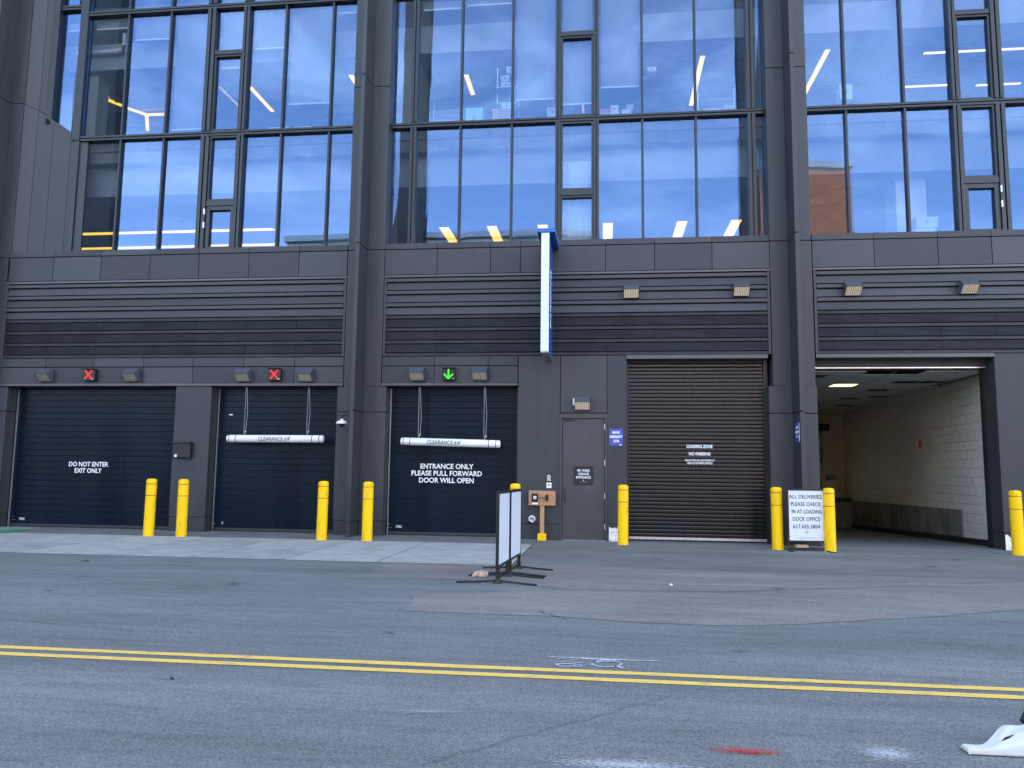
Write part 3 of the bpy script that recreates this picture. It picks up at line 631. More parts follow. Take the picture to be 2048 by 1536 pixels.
part('door_closer', M_BLACK, (-0.85, -0.62, 0.02, 0.055, 2.555, 2.585), parent=PD)
part('sill_plate', M_STEEL, (-0.91, 0.01, -0.01, 0.14, 0.003, 0.012))

# --- loading bay behind the open shutter on the right
def wallx(y): return 8.22+(y-1.0)*0.05
def floorz(y): return -0.46*(y-0.5)/13.5
part('shutter_roll', M_CLAD3, (4.42, 7.935, 0.36, 0.48, 3.74, 3.90)); part('shutter_roll', M_STEEL, (4.44, 7.92, 0.345, 0.40, 3.715, 3.738)); part('shutter_roll', M_BLACK, (4.42, 7.935, 0.50, 0.62, 3.70, 4.2))
part('guide_rail', M_BLACK, (7.90, 7.99, 0.50, 0.62, 0.0, 3.9)); part('guide_rail', M_BLACK, (4.36, 4.43, 0.50, 0.62, 0.0, 3.9))
part('jamb_wall', M_BACK, (7.99, 8.6, 0.50, 0.66, 0.0, 4.2))
mb = MB(); y0, y1 = 0.66, 13.6
mb.add([(wallx(y0)+0.02, y0, -0.6), (wallx(y1)+0.02, y1, -0.6), (wallx(y1)+0.02, y1, 4.2), (wallx(y0)+0.02, y0, 4.2), (wallx(y0)+0.3, y0, -0.6), (wallx(y1)+0.3, y1, -0.6), (wallx(y1)+0.3, y1, 4.2), (wallx(y0)+0.3, y0, 4.2)],
       [(0, 1, 2, 3), (4, 7, 6, 5), (0, 4, 5, 1), (3, 2, 6, 7), (1, 5, 6, 2), (0, 3, 7, 4)])
dw = mb.build('dock_wall', M_MORTAR, B)
sl = math.atan(0.05); BL, BH = 0.41, 0.2045
bme = MB().box(0.0, 0.03, 0.0, BL-0.010, 0.0, BH-0.009).mesh('block'); bme.materials.append(M_BLOCK)
rest = MB(); cnt = 0
for r_ in range(-3, 19):
    z = r_*BH+0.01; off = (BL/2 if r_ % 2 else 0)
    k = 0
    while True:
        ya = 0.70+k*BL*math.cos(sl)-off*0.999; k += 1
        if ya > 13.3: break
        if ya < 0.66 or z+BH > 3.72 or z+BH < floorz(ya)-0.05: continue
        if 2.75 < ya+BL*0.5 < 12.6 and z+BH < 0.55: continue
        if ya < 8.3 and cnt < 300:
            o = inst('block', bme, random.choice([M_BLOCK, M_BLOCK, M_BLOCK2]), dw, (wallx(ya)-0.002*random.random(), ya, z)); o.rotation_euler.z = -sl; cnt += 1
        else:
            x_ = wallx(ya); rest.box(x_, x_+0.03, ya, ya+BL-0.012, z, z+BH-0.009)
tag(rest.build('block_courses', M_BLOCK2, dw), kind='stuff')
stem = MB(); ya, yb = 2.65, 12.5
stem.add([(wallx(ya)-0.03, ya, -0.3), (wallx(yb)-0.03, yb, -0.6), (wallx(yb)-0.03, yb, 0.55), (wallx(ya)-0.03, ya, 0.68), (wallx(ya)+0.1, ya, -0.3), (wallx(yb)+0.1, yb, -0.6), (wallx(yb)+0.1, yb, 0.55), (wallx(ya)+0.1, ya, 0.68)],
         [(0, 1, 2, 3), (4, 7, 6, 5), (0, 4, 5, 1), (3, 2, 6, 7), (1, 5, 6, 2), (0, 3, 7, 4)])
stem.build('stem_wall', M_STEM, B)
kb = MB(); ya, yb = 0.70, 12.5
kb.add([(wallx(ya)-0.10, ya, -0.1), (wallx(yb)-0.10, yb, -0.6), (wallx(yb)-0.10, yb, floorz(yb)+0.13), (wallx(ya)-0.10, ya, floorz(ya)+0.13), (wallx(ya)-0.02, ya, -0.1), (wallx(yb)-0.02, yb, -0.6), (wallx(yb)-0.02, yb, floorz(yb)+0.13), (wallx(ya)-0.02, ya, floorz(ya)+0.13)],
       [(0, 1, 2, 3), (4, 7, 6, 5), (0, 4, 5, 1), (3, 2, 6, 7), (1, 5, 6, 2), (0, 3, 7, 4)])
kb.build('wheel_kerb', M_BLACK, B)
M_DWALL = mat('dock_wall_paint', (0.50, 0.42, 0.28), 0.8, var=0.06)
part('dock_rear_wall', M_DWALL, (2.0, 9.4, 13.4, 13.6, -0.6, 4.2)); part('dock_side_wall', M_DWALL, (2.0, 2.2, 0.7, 13.4, -0.6, 4.2))
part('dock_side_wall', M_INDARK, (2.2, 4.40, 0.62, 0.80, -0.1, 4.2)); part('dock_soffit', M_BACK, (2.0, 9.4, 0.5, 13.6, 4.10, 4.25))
part('dock_platform', M_STEM, (2.2, 8.75, 12.35, 13.4, -0.6, 0.62)); part('dock_edge', M_BLACK, (2.2, 8.7, 12.28, 12.36, 0.50, 0.66)); part('dock_bumper', M_RUBBER, (7.0, 7.35, 12.16, 12.34, 0.02, 0.42))
part('door_track', M_BLACK, (6.3, 8.1, 12.55, 12.70, 3.05, 3.30)); part('conduit', M_INWALL, (7.55, 7.60, 13.30, 13.39, 0.6, 3.4), (7.75, 7.80, 13.30, 13.39, 0.6, 3.4), (8.02, 8.10, 13.30, 13.39, 0.6, 3.4))
part('wall_panel_box', M_BLACK, (7.62, 7.98, 13.22, 13.38, 1.95, 2.45)); part('wall_panel_box', M_INWALL, (7.66, 7.94, 13.20, 13.225, 1.99, 2.41))
dc = part('dock_ceiling', M_BACK, (2.2, 9.2, 0.66, 13.4, 3.86, 3.90))
tme = MB().box(0.006, 0.61-0.006, 0.006, 1.22-0.006, 0.0, 0.02).mesh('ceiling_tile'); tme.materials.append(M_TILE)
tme2 = MB().box(0.006, 0.61-0.006, 0.006, 0.61-0.006, 0.0, 0.02).mesh('ceiling_tile'); tme2.materials.append(M_TILE)
HOLES = {(9, 1), (9, 2), (9, 3), (10, 4), (11, 5)}
for i in range(-3, 9):
    for j in range(21):
        x, y = 4.42+i*0.61, 0.66+j*0.61
        if (i, j) in {(2, 0), (3, 0), (0, 1), (4, 3), (5, 3), (4, 6), (4, 10), (5, 9), (3, 13), (1, 8), (2, 16), (5, 14)}: continue
        if (i, j) in {(2, 4), (1, 15)}: continue
        if x > wallx(y)-0.25: continue
        inst('ceiling_tile', tme2, M_TILE, dc, (x, y, 3.685+random.uniform(-0.002, 0.002)))
part('ceiling_grid', M_INWALL, *[(4.42+i*0.61-0.011, 4.42+i*0.61+0.011, 0.66, 13.3, 3.680, 3.686) for i in range(-3, 8)], parent=dc)
for i, j, lab in ((2, 4, 'glowing square ceiling panel light just inside the open loading bay'), (1, 15, 'square ceiling panel light deep at the back of the loading bay')):
    x, y = 4.42+i*0.61, 0.66+j*0.61; l = tag(empty('ceiling_light', (x+0.305, y+0.305, 3.69)), lab, 'ceiling light', 'loading bay ceiling lights')
    MB().box(-0.285, 0.285, -0.285, 0.285, 0.0, 0.02).build('diffuser', M_CLIGHT, l)
    MB().box(-0.303, -0.286, -0.303, 0.303, -0.004, 0.03).box(0.286, 0.303, -0.303, 0.303, -0.004, 0.03).box(-0.286, 0.286, -0.303, -0.286, -0.004, 0.03).box(-0.286, 0.286, 0.286, 0.303, -0.004, 0.03).build('frame', M_INWALL, l)

# ================================================================== things on the facade
def wall_light(x, z, lit, label):
    o = tag(empty('wall_light', (x, 0.0, z)), label, 'wall light', 'wedge-shaped wall lights on the facade')
    w = 0.165
    MB().prism_x([(-0.002, 0.135), (-0.075, 0.135), (-0.235, 0.015), (-0.225, 0.0), (-0.07, 0.115), (-0.002, 0.115)], -w, w).build('hood', M_LAMPB, o)
    for s in (-1, 1):
        MB().prism_x([(-0.002, 0.114), (-0.07, 0.114), (-0.222, 0.0), (-0.085, -0.15), (-0.002, -0.15)], s*w-0.006-s*0.006, s*w+0.006-s*0.006).build('side_plate', M_LAMPB, o)
    MB().prism_x([(-0.03, 0.09), (-0.06, 0.09), (-0.200, -0.005), (-0.075, -0.138), (-0.03, -0.138)], -w+0.014, w-0.014).build('lens', M_LENS if lit else M_LENSD, o)
    for k in range(8):
        xx = -w+0.02+(2*w-0.04)*(k+0.5)/8
        MB().prism_x([(-0.205, -0.004), (-0.218, -0.004), (-0.088, -0.142), (-0.077, -0.138)], xx-0.006, xx+0.006).build('louvre_bar', M_LAMPB, o)
    MB().box(-w, w, -0.085, -0.002, -0.156, -0.150).build('base_plate', M_LAMPB, o)
    return o
LN = 'wedge-shaped wall light '
for x, z, lit, lab in ((-13.08, 3.575, 0, LN+'left of the red cross above the DO NOT ENTER shutter'), (-10.895, 3.572, 0, LN+'right of the red cross above the DO NOT ENTER shutter'),
                       (-8.168, 3.565, 0, LN+'left of the red cross above the unlettered shutter with clearance bar'), (-6.693, 3.561, 0, LN+'right of the red cross above the unlettered shutter with clearance bar'),
                       (-4.123, 3.577, 0, LN+'left of the green arrow signal'), (-2.714, 3.584, 0, LN+'right of the green arrow signal'),
                       (0.579, 5.375, 1, 'glowing '+LN+'on louvres nearest to the blue blade sign'), (2.905, 5.386, 1, 'glowing '+LN+'on louvres just left of the right column'),
                       (5.186, 5.36, 1, 'glowing '+LN+'on louvres just right of the right column'), (7.484, 5.366, 1, 'glowing '+LN+'at the far right, on louvres above the loading bay'),
                       (-0.471, 2.93, 1, 'single '+LN+'directly above the grey service door')):
    o = wall_light(x, z, lit, lab)
    if z < 3.0: MB().box(-0.205, -0.168, -0.07, -0.002, -0.05, 0.10).build('photocell', M_WHITE, o)

def signal(x, z, kind, label):
    o = tag(empty('lane_signal', (x, 0.0, z)), label, 'traffic signal', 'lane signals over the shutters')
    MB().box(-0.145, 0.145, -0.11, -0.002, -0.135, 0.135).build('housing', M_BLACK, o, bevel=0.008)
    MB().box(-0.15, 0.15, -0.19, -0.10, 0.130, 0.138).build('visor', M_BLACK, o)
    mb = MB(); t = 0.017
    def stroke(a, b):
        d = Vector((b[0]-a[0], 0, b[1]-a[1])).normalized(); n = Vector((-d.z, 0, d.x))*t
        A, Bp = Vector((a[0], 0, a[1])), Vector((b[0], 0, b[1])); q = [A+n, Bp+n, Bp-n, A-n]
        mb.prism_y([(p.x, p.z) for p in q], -0.122-0.002*len(mb.v)/8, -0.112)
    if kind == 'x': stroke((-0.095, -0.10), (0.085, 0.10)); stroke((-0.095, 0.10), (0.085, -0.10)); MB().box(0.09, 0.115, -0.116, -0.11, -0.115, -0.095).build('badge', M_WHITE, o); mb.build('cross', M_RED, o)
    else: stroke((0, 0.11), (0, -0.09)); stroke((-0.10, 0.0), (0.003, -0.105)); stroke((0.10, 0.0), (-0.003, -0.105)); MB().box(0.095, 0.115, -0.116, -0.11, -0.115, -0.10).build('badge', M_WHITE, o); mb.build('arrow', M_GREEN, o)
signal(-11.936, 3.567, 'x', 'red cross lane signal above the DO NOT ENTER shutter'); signal(-7.415, 3.563, 'x', 'red cross lane signal above the shutter without lettering'); signal(-3.409, 3.563, 'a', 'green down-arrow lane signal above the ENTRANCE ONLY shutter')

def clearance_bar(xa, za, xb, zb, ropes, label):
    cx, cz = (xa+xb)/2, (za+zb)/2; o = tag(empty('clearance_bar', (cx, 0.06, cz)), label, 'clearance bar', 'hanging clearance bars')
    hl = (xb-xa)/2; dz = (zb-za)/2; r = 0.085
    def P_(t): return (t*hl, 0, t*dz)
    ts = [-1, -0.997, -0.985, -0.97, 0.97, 0.985, 0.997, 1]; rs = [0.02, 0.055, 0.078, r, r, 0.078, 0.055, 0.02]
    MB().tube([P_(t) for t in ts], rs, 20).build('tube', M_WHITE, o, smooth=True)
    for t in (-0.935, -0.80, 0.77, 0.915): MB().tube([P_(t-0.006), P_(t+0.006)], r+0.003, 20).build('band', M_BLACK, o, smooth=True)
    tx = text('lettering', "CLEARANCE 6'4\"", 0.088, (0.02 if dz > -0.01 else -0.12, -r-0.003, 0.0 if dz > -0.01 else 0.004), M_INK, o, bold=0.0004, fit=(0.76, 0.088)); tx.rotation_euler = (R(90), -math.atan2(dz, hl), 0)
    for x in ropes:
        t = (x-cx)/hl
        for s in (-1, 1):
            p = [(x-cx+s*0.012-0.02, 0, 3.29-cz), (x-cx+s*0.03, 0.0, (3.29-cz)*0.5), (x-cx+s*0.022, -0.03, r+0.10), (x-cx, -0.05, dz*t+r*0.75)]
            MB().tube(p, 0.0055, 6).build('rope', M_ROPE, o, smooth=True)
        MB().lathe([(0.004, -0.02), (0.018, -0.01), (0.018, 0.01), (0.004, 0.02)], (x-cx+0.02, -0.035, dz*t+r+0.075), 10).build('clamp', M_STEEL, o)
    return o
clearance_bar(-8.55, 2.112, -6.255, 2.118, (-8.12, -6.64), 'white clearance bar on ropes before the shutter without lettering')
clearance_bar(-4.49, 2.082, -2.255, 2.034, (-4.07, -2.60), 'white clearance bar hanging slightly askew above the ENTRANCE ONLY lettering')

# blade sign
bs = tag(empty('blade_sign', (-1.205, -0.66, 3.88)), 'tall narrow blue and white blade sign projecting from the louvres', 'sign')
MB().box(-0.074, 0.074, -0.57, 0.60, 0.0, 2.47).build('body', M_BLUE2, bs, bevel=0.006)
MB().box(-0.082, 0.082, -0.60, -0.572, -0.004, 2.47).build('front_edge', M_SIGNW, bs, bevel=0.004)
MB().box(-0.085, 0.085, -0.572, 0.60, -0.02, -0.002).build('bottom_plate', M_STEEL, bs)
MB().box(-0.165, 0.205, -0.62, 0.655, 2.475, 2.56).build('cap', M_BLUE2, bs, bevel=0.005)
MB().box(-0.05, 0.05, 0.60, 0.72, 0.4, 0.6).box(-0.05, 0.05, 0.60, 0.72, 1.9, 2.1).build('bracket', M_BLACK, bs)
text('letter', 'PARKING', 0.30, (0.0775, 0.02, 1.20), M_PAINTW, bs, rot=(R(90), R(-90), R(90)), bold=0.008)

# plates on the walls
def plate(name, x0, x1, z0, z1, m, label, cat, y=-0.010, edge=None):
    o = tag(empty(name, ((x0+x1)/2, y, z0)), label, cat); w = (x1-x0)/2
    if edge: MB().box(-w, w, -0.002, 0.008, 0, z1-z0).build('border', edge, o); MB().box(-w+0.01, w-0.01, -0.006, -0.0025, 0.01, z1-z0-0.01).build('plate', m, o)
    else: MB().box(-w, w, -0.004, 0.008, 0, z1-z0).build('plate', m, o, bevel=0.002)
    return o
p = plate('height_sign', 0.098, 0.392, 2.014, 2.386, M_BLUE, 'blue MAX HEIGHT plate on the wall between service door and loading shutter', 'sign')
for s_, z in (('MAX', 0.285), ('HEIGHT', 0.193), ("13'6", 0.10)): text('lettering', s_, 0.072, (0, -0.006, z), M_PAINTW, p, bold=0.003, sx=1.05)
MB().box(0.07, 0.12, -0.006, -0.0045, 0.012, 0.028).build('logo', M_PAINTW, p)
p = plate('door_sign', -0.660, -0.236, 1.178, 1.578, M_BLACK, 'black 401 PARK GARAGE ENTRANCE sign on the grey service door', 'sign', y=0.040, edge=M_FRAME)
for s_, z, w_ in (('401 PARK', 0.305, 0.275), ('GARAGE', 0.232, 0.235), ('ENTRANCE', 0.160, 0.315)): text('lettering', s_, 0.074, (0, -0.009, z), M_PAINTW, p, bold=0.0014, fit=(w_, 0.052))
text('lettering', 'ALEXANDRIA', 0.022, (0, -0.008, 0.060), M_INKG, p, sp=1.5)
MB().prism_y([(-0.012, 0.085), (0.012, 0.085), (0, 0.108)], -0.0085, -0.006).build('emblem', M_PAINTW, p)
p = plate('notice', -1.250, -1.121, 1.235, 1.420, M_BLACK, 'small black notice with white text on the wall left of the service door', 'notice')
for k in range(6): MB().box(-0.045+0.01*(k % 2), 0.045-0.008*(k % 3), -0.006, -0.0045, 0.025+k*0.022, 0.036+k*0.022).build('text_line', M_PAINTW, p)
MB().lathe([(0.001, 0), (0.012, 0)], (0, -0.006, 0.165), 10).build('symbol', M_PAINTW, p)
p = plate('card_reader', -1.240, -1.130, 1.100, 1.218, M_WHITE, 'white card reader box below the small black notice', 'card reader', y=-0.016)
MB().box(-0.028, 0.028, -0.008, -0.004, 0.055, 0.075).build('slot', M_BLACK, p)
# the second height plate sits on the flank of the right fin
o = tag(empty('height_sign', (3.914, -0.36, 2.11)), 'blue plate seen edge-on on the flank of the right column', 'sign')
MB().box(-0.006, 0.004, -0.16, 0.16, 0, 0.39).build('plate', M_BLUE, o); MB().box(-0.010, -0.002, -0.175, -0.162, 0, 0.39).build('edge', M_PAINTW, o)
for s_, z in (('MAX', 0.29), ('HEIGHT', 0.20), ("13'6", 0.11)): text('lettering', s_, 0.07, (-0.0075, 0.0, z), M_PAINTW, o, rot=(R(90), 0, R(-90)), bold=0.003)

o = tag(empty('intercom_box', (-9.54, 0, 1.665)), 'black intercom box with a white tag on the pier by the shutter', 'intercom')
MB().box(-0.205, 0.205, -0.10, -0.002, 0.0, 0.345).build('housing', M_BLACK, o, bevel=0.012); MB().box(-0.225, 0.225, -0.15, -0.002, 0.335, 0.352).build('hood', M_BLACK, o)
MB().box(-0.17, -0.11, -0.104, -0.100, 0.015, 0.075).build('tag_label', M_WHITE, o); MB().tube([(0.14, -0.04, 0.0), (0.14, -0.04, -0.05)], 0.02, 10).build('cable_gland', M_BLACK, o)
o = tag(empty('security_camera', (-5.463, -0.40, 2.60)), 'white hooded dome camera on a black bracket at the left column', 'security camera')
MB().box(-0.02, 0.0, -0.06, 0.06, -0.10, 0.06).build('wall_plate', M_BLACK, o)
MB().tube([(0, 0, -0.02), (-0.12, 0, 0.03), (-0.235, 0, 0.02), (-0.235, 0, -0.05)], 0.022, 10).build('bracket', M_BLACK, o, smooth=True)
MB().lathe([(0.122, -0.165), (0.125, -0.15), (0.115, -0.118), (0.06, -0.095), (0.035, -0.085), (0.030, -0.06), (0.005, -0.055)], (-0.235, 0, 0), 20).build('hood', M_WHITE, o, smooth=True)
MB().lathe([(0.005, -0.24), (0.04, -0.225), (0.062, -0.195), (0.07, -0.165)], (-0.235, 0, 0), 16).build('dome', M_BLACK, o, smooth=True)
o = tag(empty('pipe_outlet', (-1.545, 0, 0.437)), 'round white pipe outlet low on the wall left of the wooden post', 'pipe')
def ycyl(mb, y0, y1, r0, r1, cx=0, cz=0, seg=18):
    vs = [(cx+r*math.cos(k*2*math.pi/seg), y, cz+r*math.sin(k*2*math.pi/seg)) for y, r in ((y0, r0), (y1, r1)) for k in range(seg)]
    return mb.add(vs, [(k, (k+1) % seg, seg+(k+1) % seg, seg+k) for k in range(seg)]+[tuple(range(seg)), tuple(range(2*seg-1, seg-1, -1))])
ycyl(MB(), -0.035, -0.002, 0.072, 0.078).build('flange', M_WHITE, o, smooth=True)
MB().tube([(0, -0.02, 0.005), (0, -0.07, 0.0), (0, -0.105, -0.03), (0, -0.115, -0.07)], 0.048, 14).build('elbow', M_STEEL, o, smooth=True)
MB().lathe([(0.001, 0), (0.043, 0)], (0, -0.116, -0.0725), 14).build('opening', M_BLACK, o)

# wooden post with plywood board
o = tag(empty('reader_post', (-1.32, -0.09, 0)), 'wooden post with plywood board and intercom beside the service door', 'post')
MB().box(-0.045, 0.045, -0.045, 0.02, 0.12, 0.78).build('post', M_WOOD2, o, bevel=0.004)
MB().box(-0.09, 0.09, -0.075, 0.05, 0.0, 0.145).build('base', M_YEL, o, bevel=0.006)
MB().box(-0.285, 0.285, -0.068, -0.050, 0.735, 1.045).build('board', M_WOOD, o, bevel=0.002)
sp_ = MB().box(-0.215, -0.085, -0.105, -0.069, 0.80, 0.985).build('speaker_unit', M_BLACK, o, bevel=0.004)
ycyl(MB(), -0.112, -0.106, 0.034, 0.036, -0.15, 0.90).build('dial', M_WHITE, sp_); ycyl(MB(), -0.116, -0.1125, 0.016, 0.018, -0.15, 0.90).build('button', M_STEEL, sp_)
MB().box(-0.21, -0.09, -0.098, -0.070, 0.755, 0.798).build('label_plate', M_WHITE, sp_)
MB().box(0.075, 0.135, -0.10, -0.069, 0.835, 0.965).build('junction_box', M_BLACK, o, bevel=0.004)
MB().tube([(-0.083, -0.085, 0.90), (-0.03, -0.10, 0.892), (0.03, -0.10, 0.905), (0.076, -0.085, 0.91)], 0.008, 6).build('cable', M_BLACK, o, smooth=True)
ycyl(MB(), -0.095, -0.072, 0.012, 0.012, 0.045, 0.91).build('gland', M_STEEL, o)

# ================================================================== bollards
def make_bollard():
    o = empty('bollard', (0, 0, 0)); h, r = 1.20, 0.107
    prof = [(r*1.02, 0.0), (r, 0.03), (r, h-0.06), (r*0.97, h-0.03), (r*0.85, h-0.010), (r*0.55, h+0.002), (0.004, h+0.004)]
    MB().lathe(prof, (0, 0, 0), 28).build('sleeve', M_YEL, o, smooth=True)
    for z in (h-0.105, h-0.345): MB().lathe([(r+0.0015, z-0.007), (r+0.0022, z), (r+0.0015, z+0.007)], (0, 0, 0), 28).build('stripe', M_STRIPE, o, smooth=True)
    return o
BOL = [(-9.503, -1.27, 'yellow bollard in front of the DO NOT ENTER shutter'), (-8.804, -1.22, 'yellow bollard in front of the pier with the intercom box'),
       (-5.739, -1.27, 'yellow bollard just left of the left column fin'), (-4.788, -1.25, 'yellow bollard just right of the left column fin'),
       (-1.800, -0.95, 'yellow bollard mostly hidden behind the white sign stands'), (0.371, -0.64, 'yellow bollard between the service door and the loading shutter'),
       (3.346, -0.952, 'yellow bollard touching the left side of the deliveries sign'), (4.281, -1.115, 'yellow bollard behind the right edge of the deliveries sign'),
       (7.728, -0.942, 'yellow bollard at the far right edge beside the torn wall base')]
b0 = make_bollard()
for i, (x, y, lab) in enumerate(BOL):
    b = b0 if i == 0 else copy_tree(b0)
    b.location = (x, y, 0); b.rotation_euler = (R(random.uniform(-0.5, 0.5)), R(random.uniform(-0.5, 0.5)), random.uniform(0, 6))
    tag(b, lab, 'bollard', 'yellow bollards along the facade')

# ================================================================== deliveries sign
o = tag(empty('delivery_sign', (3.855, -1.10, 0.0), R(3)), 'white ALL DELIVERIES sign in a black frame between two bollards', 'sign')
tilt = R(-5)
fr = MB(); w, h, z0 = 0.362, 1.02, 0.16
fr.box(-w, -w+0.035, -0.022, 0.02, z0, z0+h); fr.box(w-0.035, w, -0.022, 0.02, z0, z0+h); fr.box(-w+0.035, w-0.035, -0.022, 0.02, z0, z0+0.035); fr.box(-w+0.035, w-0.035, -0.022, 0.02, z0+h-0.035, z0+h)
fo = fr.build('frame', M_BLACK, o, bevel=0.004)
pf = MB().box(-w+0.036, w-0.036, -0.012, 0.01, z0+0.036, z0+h-0.036).build('sign_face', M_SIGNW, o)
for k, (s_, w_, d_) in enumerate((('ALL DELIVERIES', 0.615, -0.01), ('PLEASE CHECK', 0.57, 0.0), ('IN AT LOADING', 0.565, 0.01), ('DOCK OFFICE', 0.515, 0.0), ('617.655.5804', 0.505, 0.0))):
    text('lettering', s_, 0.1, (d_, -0.0145, z0+h-0.150-k*0.142), M_INK, pf, bold=0.0010, sp=1.06, fit=(w_, 0.076))
text('lettering', 'ALEXANDRIA', 0.036, (0, -0.0145, z0+0.085), M_INKG, pf, sp=1.75)
cu = [(0.036*math.cos(k*2*math.pi/20), 0.036*math.sin(k*2*math.pi/20)) for k in range(21)]
MB().tube([(a, -0.0145, z0+0.205+b) for a, b in cu], 0.0022, 5).build('emblem', M_INKG, pf); MB().prism_y([(-0.02, z0+0.182), (0.02, z0+0.182), (0.004, z0+0.196), (0, z0+0.225), (-0.004, z0+0.196)], -0.0155, -0.013).build('emblem', M_INK, pf)
MB().box(-w+0.03, w-0.03, -0.02, 0.02, 0.03, 0.06).box(-w, -w+0.03, -0.02, 0.02, 0.0, 0.16).box(w-0.03, w, -0.02, 0.02, 0.0, 0.16).build('base_bar', M_BLACK, o)
for s in (-1, 1): MB().tube([(s*(w-0.03), 0.0, 0.02), (s*(w-0.03)+0.02, -0.22, 0.012), (s*(w-0.03)+0.10*s, -0.34, 0.010)], 0.010, 6).build('foot', M_BLACK, o, smooth=True)
MB().box(-0.2, 0.05, 0.02, 0.20, 0.02, 0.11).build('sandbag', M_PAPER, o, bevel=0.03)

# ================================================================== two sign stands standing side-on in the road
def stand(ya, yb, xa, xb, label):
    L_ = math.dist((xa, ya), (xb, yb)); ang = math.atan2(yb-ya, xb-xa)
    o = tag(empty('sign_stand', (xa, ya, 0), ang), label, 'sign', 'sign stands in the road')
    z0, z1 = 0.20, 1.185; t = 0.020; e = 0.035
    MB().box(0, e, -t, t, z0, z1).box(L_-e, L_, -t, t, z0, z1).box(e, L_-e, -t, t, z0, z0+e).box(e, L_-e, -t, t, z1-e, z1).build('frame', M_BLACK, o, bevel=0.004)
    for s in (-1, 1): MB().box(e+0.002, L_-e-0.002, s*0.012-0.004, s*0.012+0.004, z0+e+0.002, z1-e-0.002).build('sign_face', M_SIGNW, o)
    for x in (0.06, L_-0.06):
        MB().box(x-0.022, x+0.022, -0.022, 0.022, 0.02, z0).build('post', M_BLACK, o)
        MB().lathe([(0.06, 0.0), (0.055, 0.03), (0.03, 0.05), (0.005, 0.052)], (x, 0, 0.004), 10).build('hub', M_BLACK, o)
        for s in (-1, 1): MB().tube([(x, s*0.04, 0.035), (x-0.05, s*0.30, 0.02), (x-0.10, s*0.53, 0.013)], 0.013, 8).build('leg', M_BLACK, o, smooth=True)
    MB().box(0.08, L_-0.08, -0.015, 0.015, 0.055, 0.085).build('base_bar', M_BLACK, o)
    return o
stand(-6.66, -5.87, -1.385, -1.335, 'nearer white sign stand with black frame and splayed feet, seen side-on')
stand(-5.80, -4.98, -1.330, -1.270, 'farther white sign stand with black frame, behind its nearer twin')
# crumpled paper by the feet
bm = bmesh.new(); bmesh.ops.create_icosphere(bm, subdivisions=3, radius=0.09)
for v in bm.verts:
    n = math.sin(v.co.x*70)*math.cos(v.co.y*55+1)*0.018+random.uniform(-0.008, 0.008)
    v.co = Vector((v.co.x*1.2+n, v.co.y*0.8+n, max(0, v.co.z*0.55+n+0.025)))
me = bpy.data.meshes.new('paper_scrap'); bm.to_mesh(me); bm.free(); me.materials.append(M_PAPER)
o = bpy.data.objects.new('paper_scrap', me); COL.objects.link(o); o.location = (-1.70, -6.05, 0.006); tag(o, 'crumpled brown paper lying by the feet of the sign stands', 'litter')

for x, y, m, sx, lab in ((-2.95, -11.62, M_RUBBER, 0.03, 'small dark leaf on the road below the yellow lines'), (0.86, -6.33, M_WHITE, 0.07, 'small white paper scrap on the lighter asphalt patch'), (-7.9, -5.55, M_RUBBER, 0.07, 'small dark scrap on the asphalt left of the sign stands')):
    o = MB().add([(-sx, 0, 0.006), (-sx*0.2, -sx*0.35, 0.012), (sx, -0.01, 0.007), (sx*0.5, sx*0.3, 0.022), (-sx*0.4, sx*0.35, 0.010), (-sx*0.2, -sx*0.35, 0.004), (sx*0.5, sx*0.3, 0.005)], [(0, 1, 4), (1, 3, 4), (1, 2, 3), (0, 4, 5), (5, 6, 2)]).build('litter_scrap', m)
    o.location = (x, y, 0); o.rotation_euler.z = random.uniform(0, 3); tag(o, lab, 'litter')
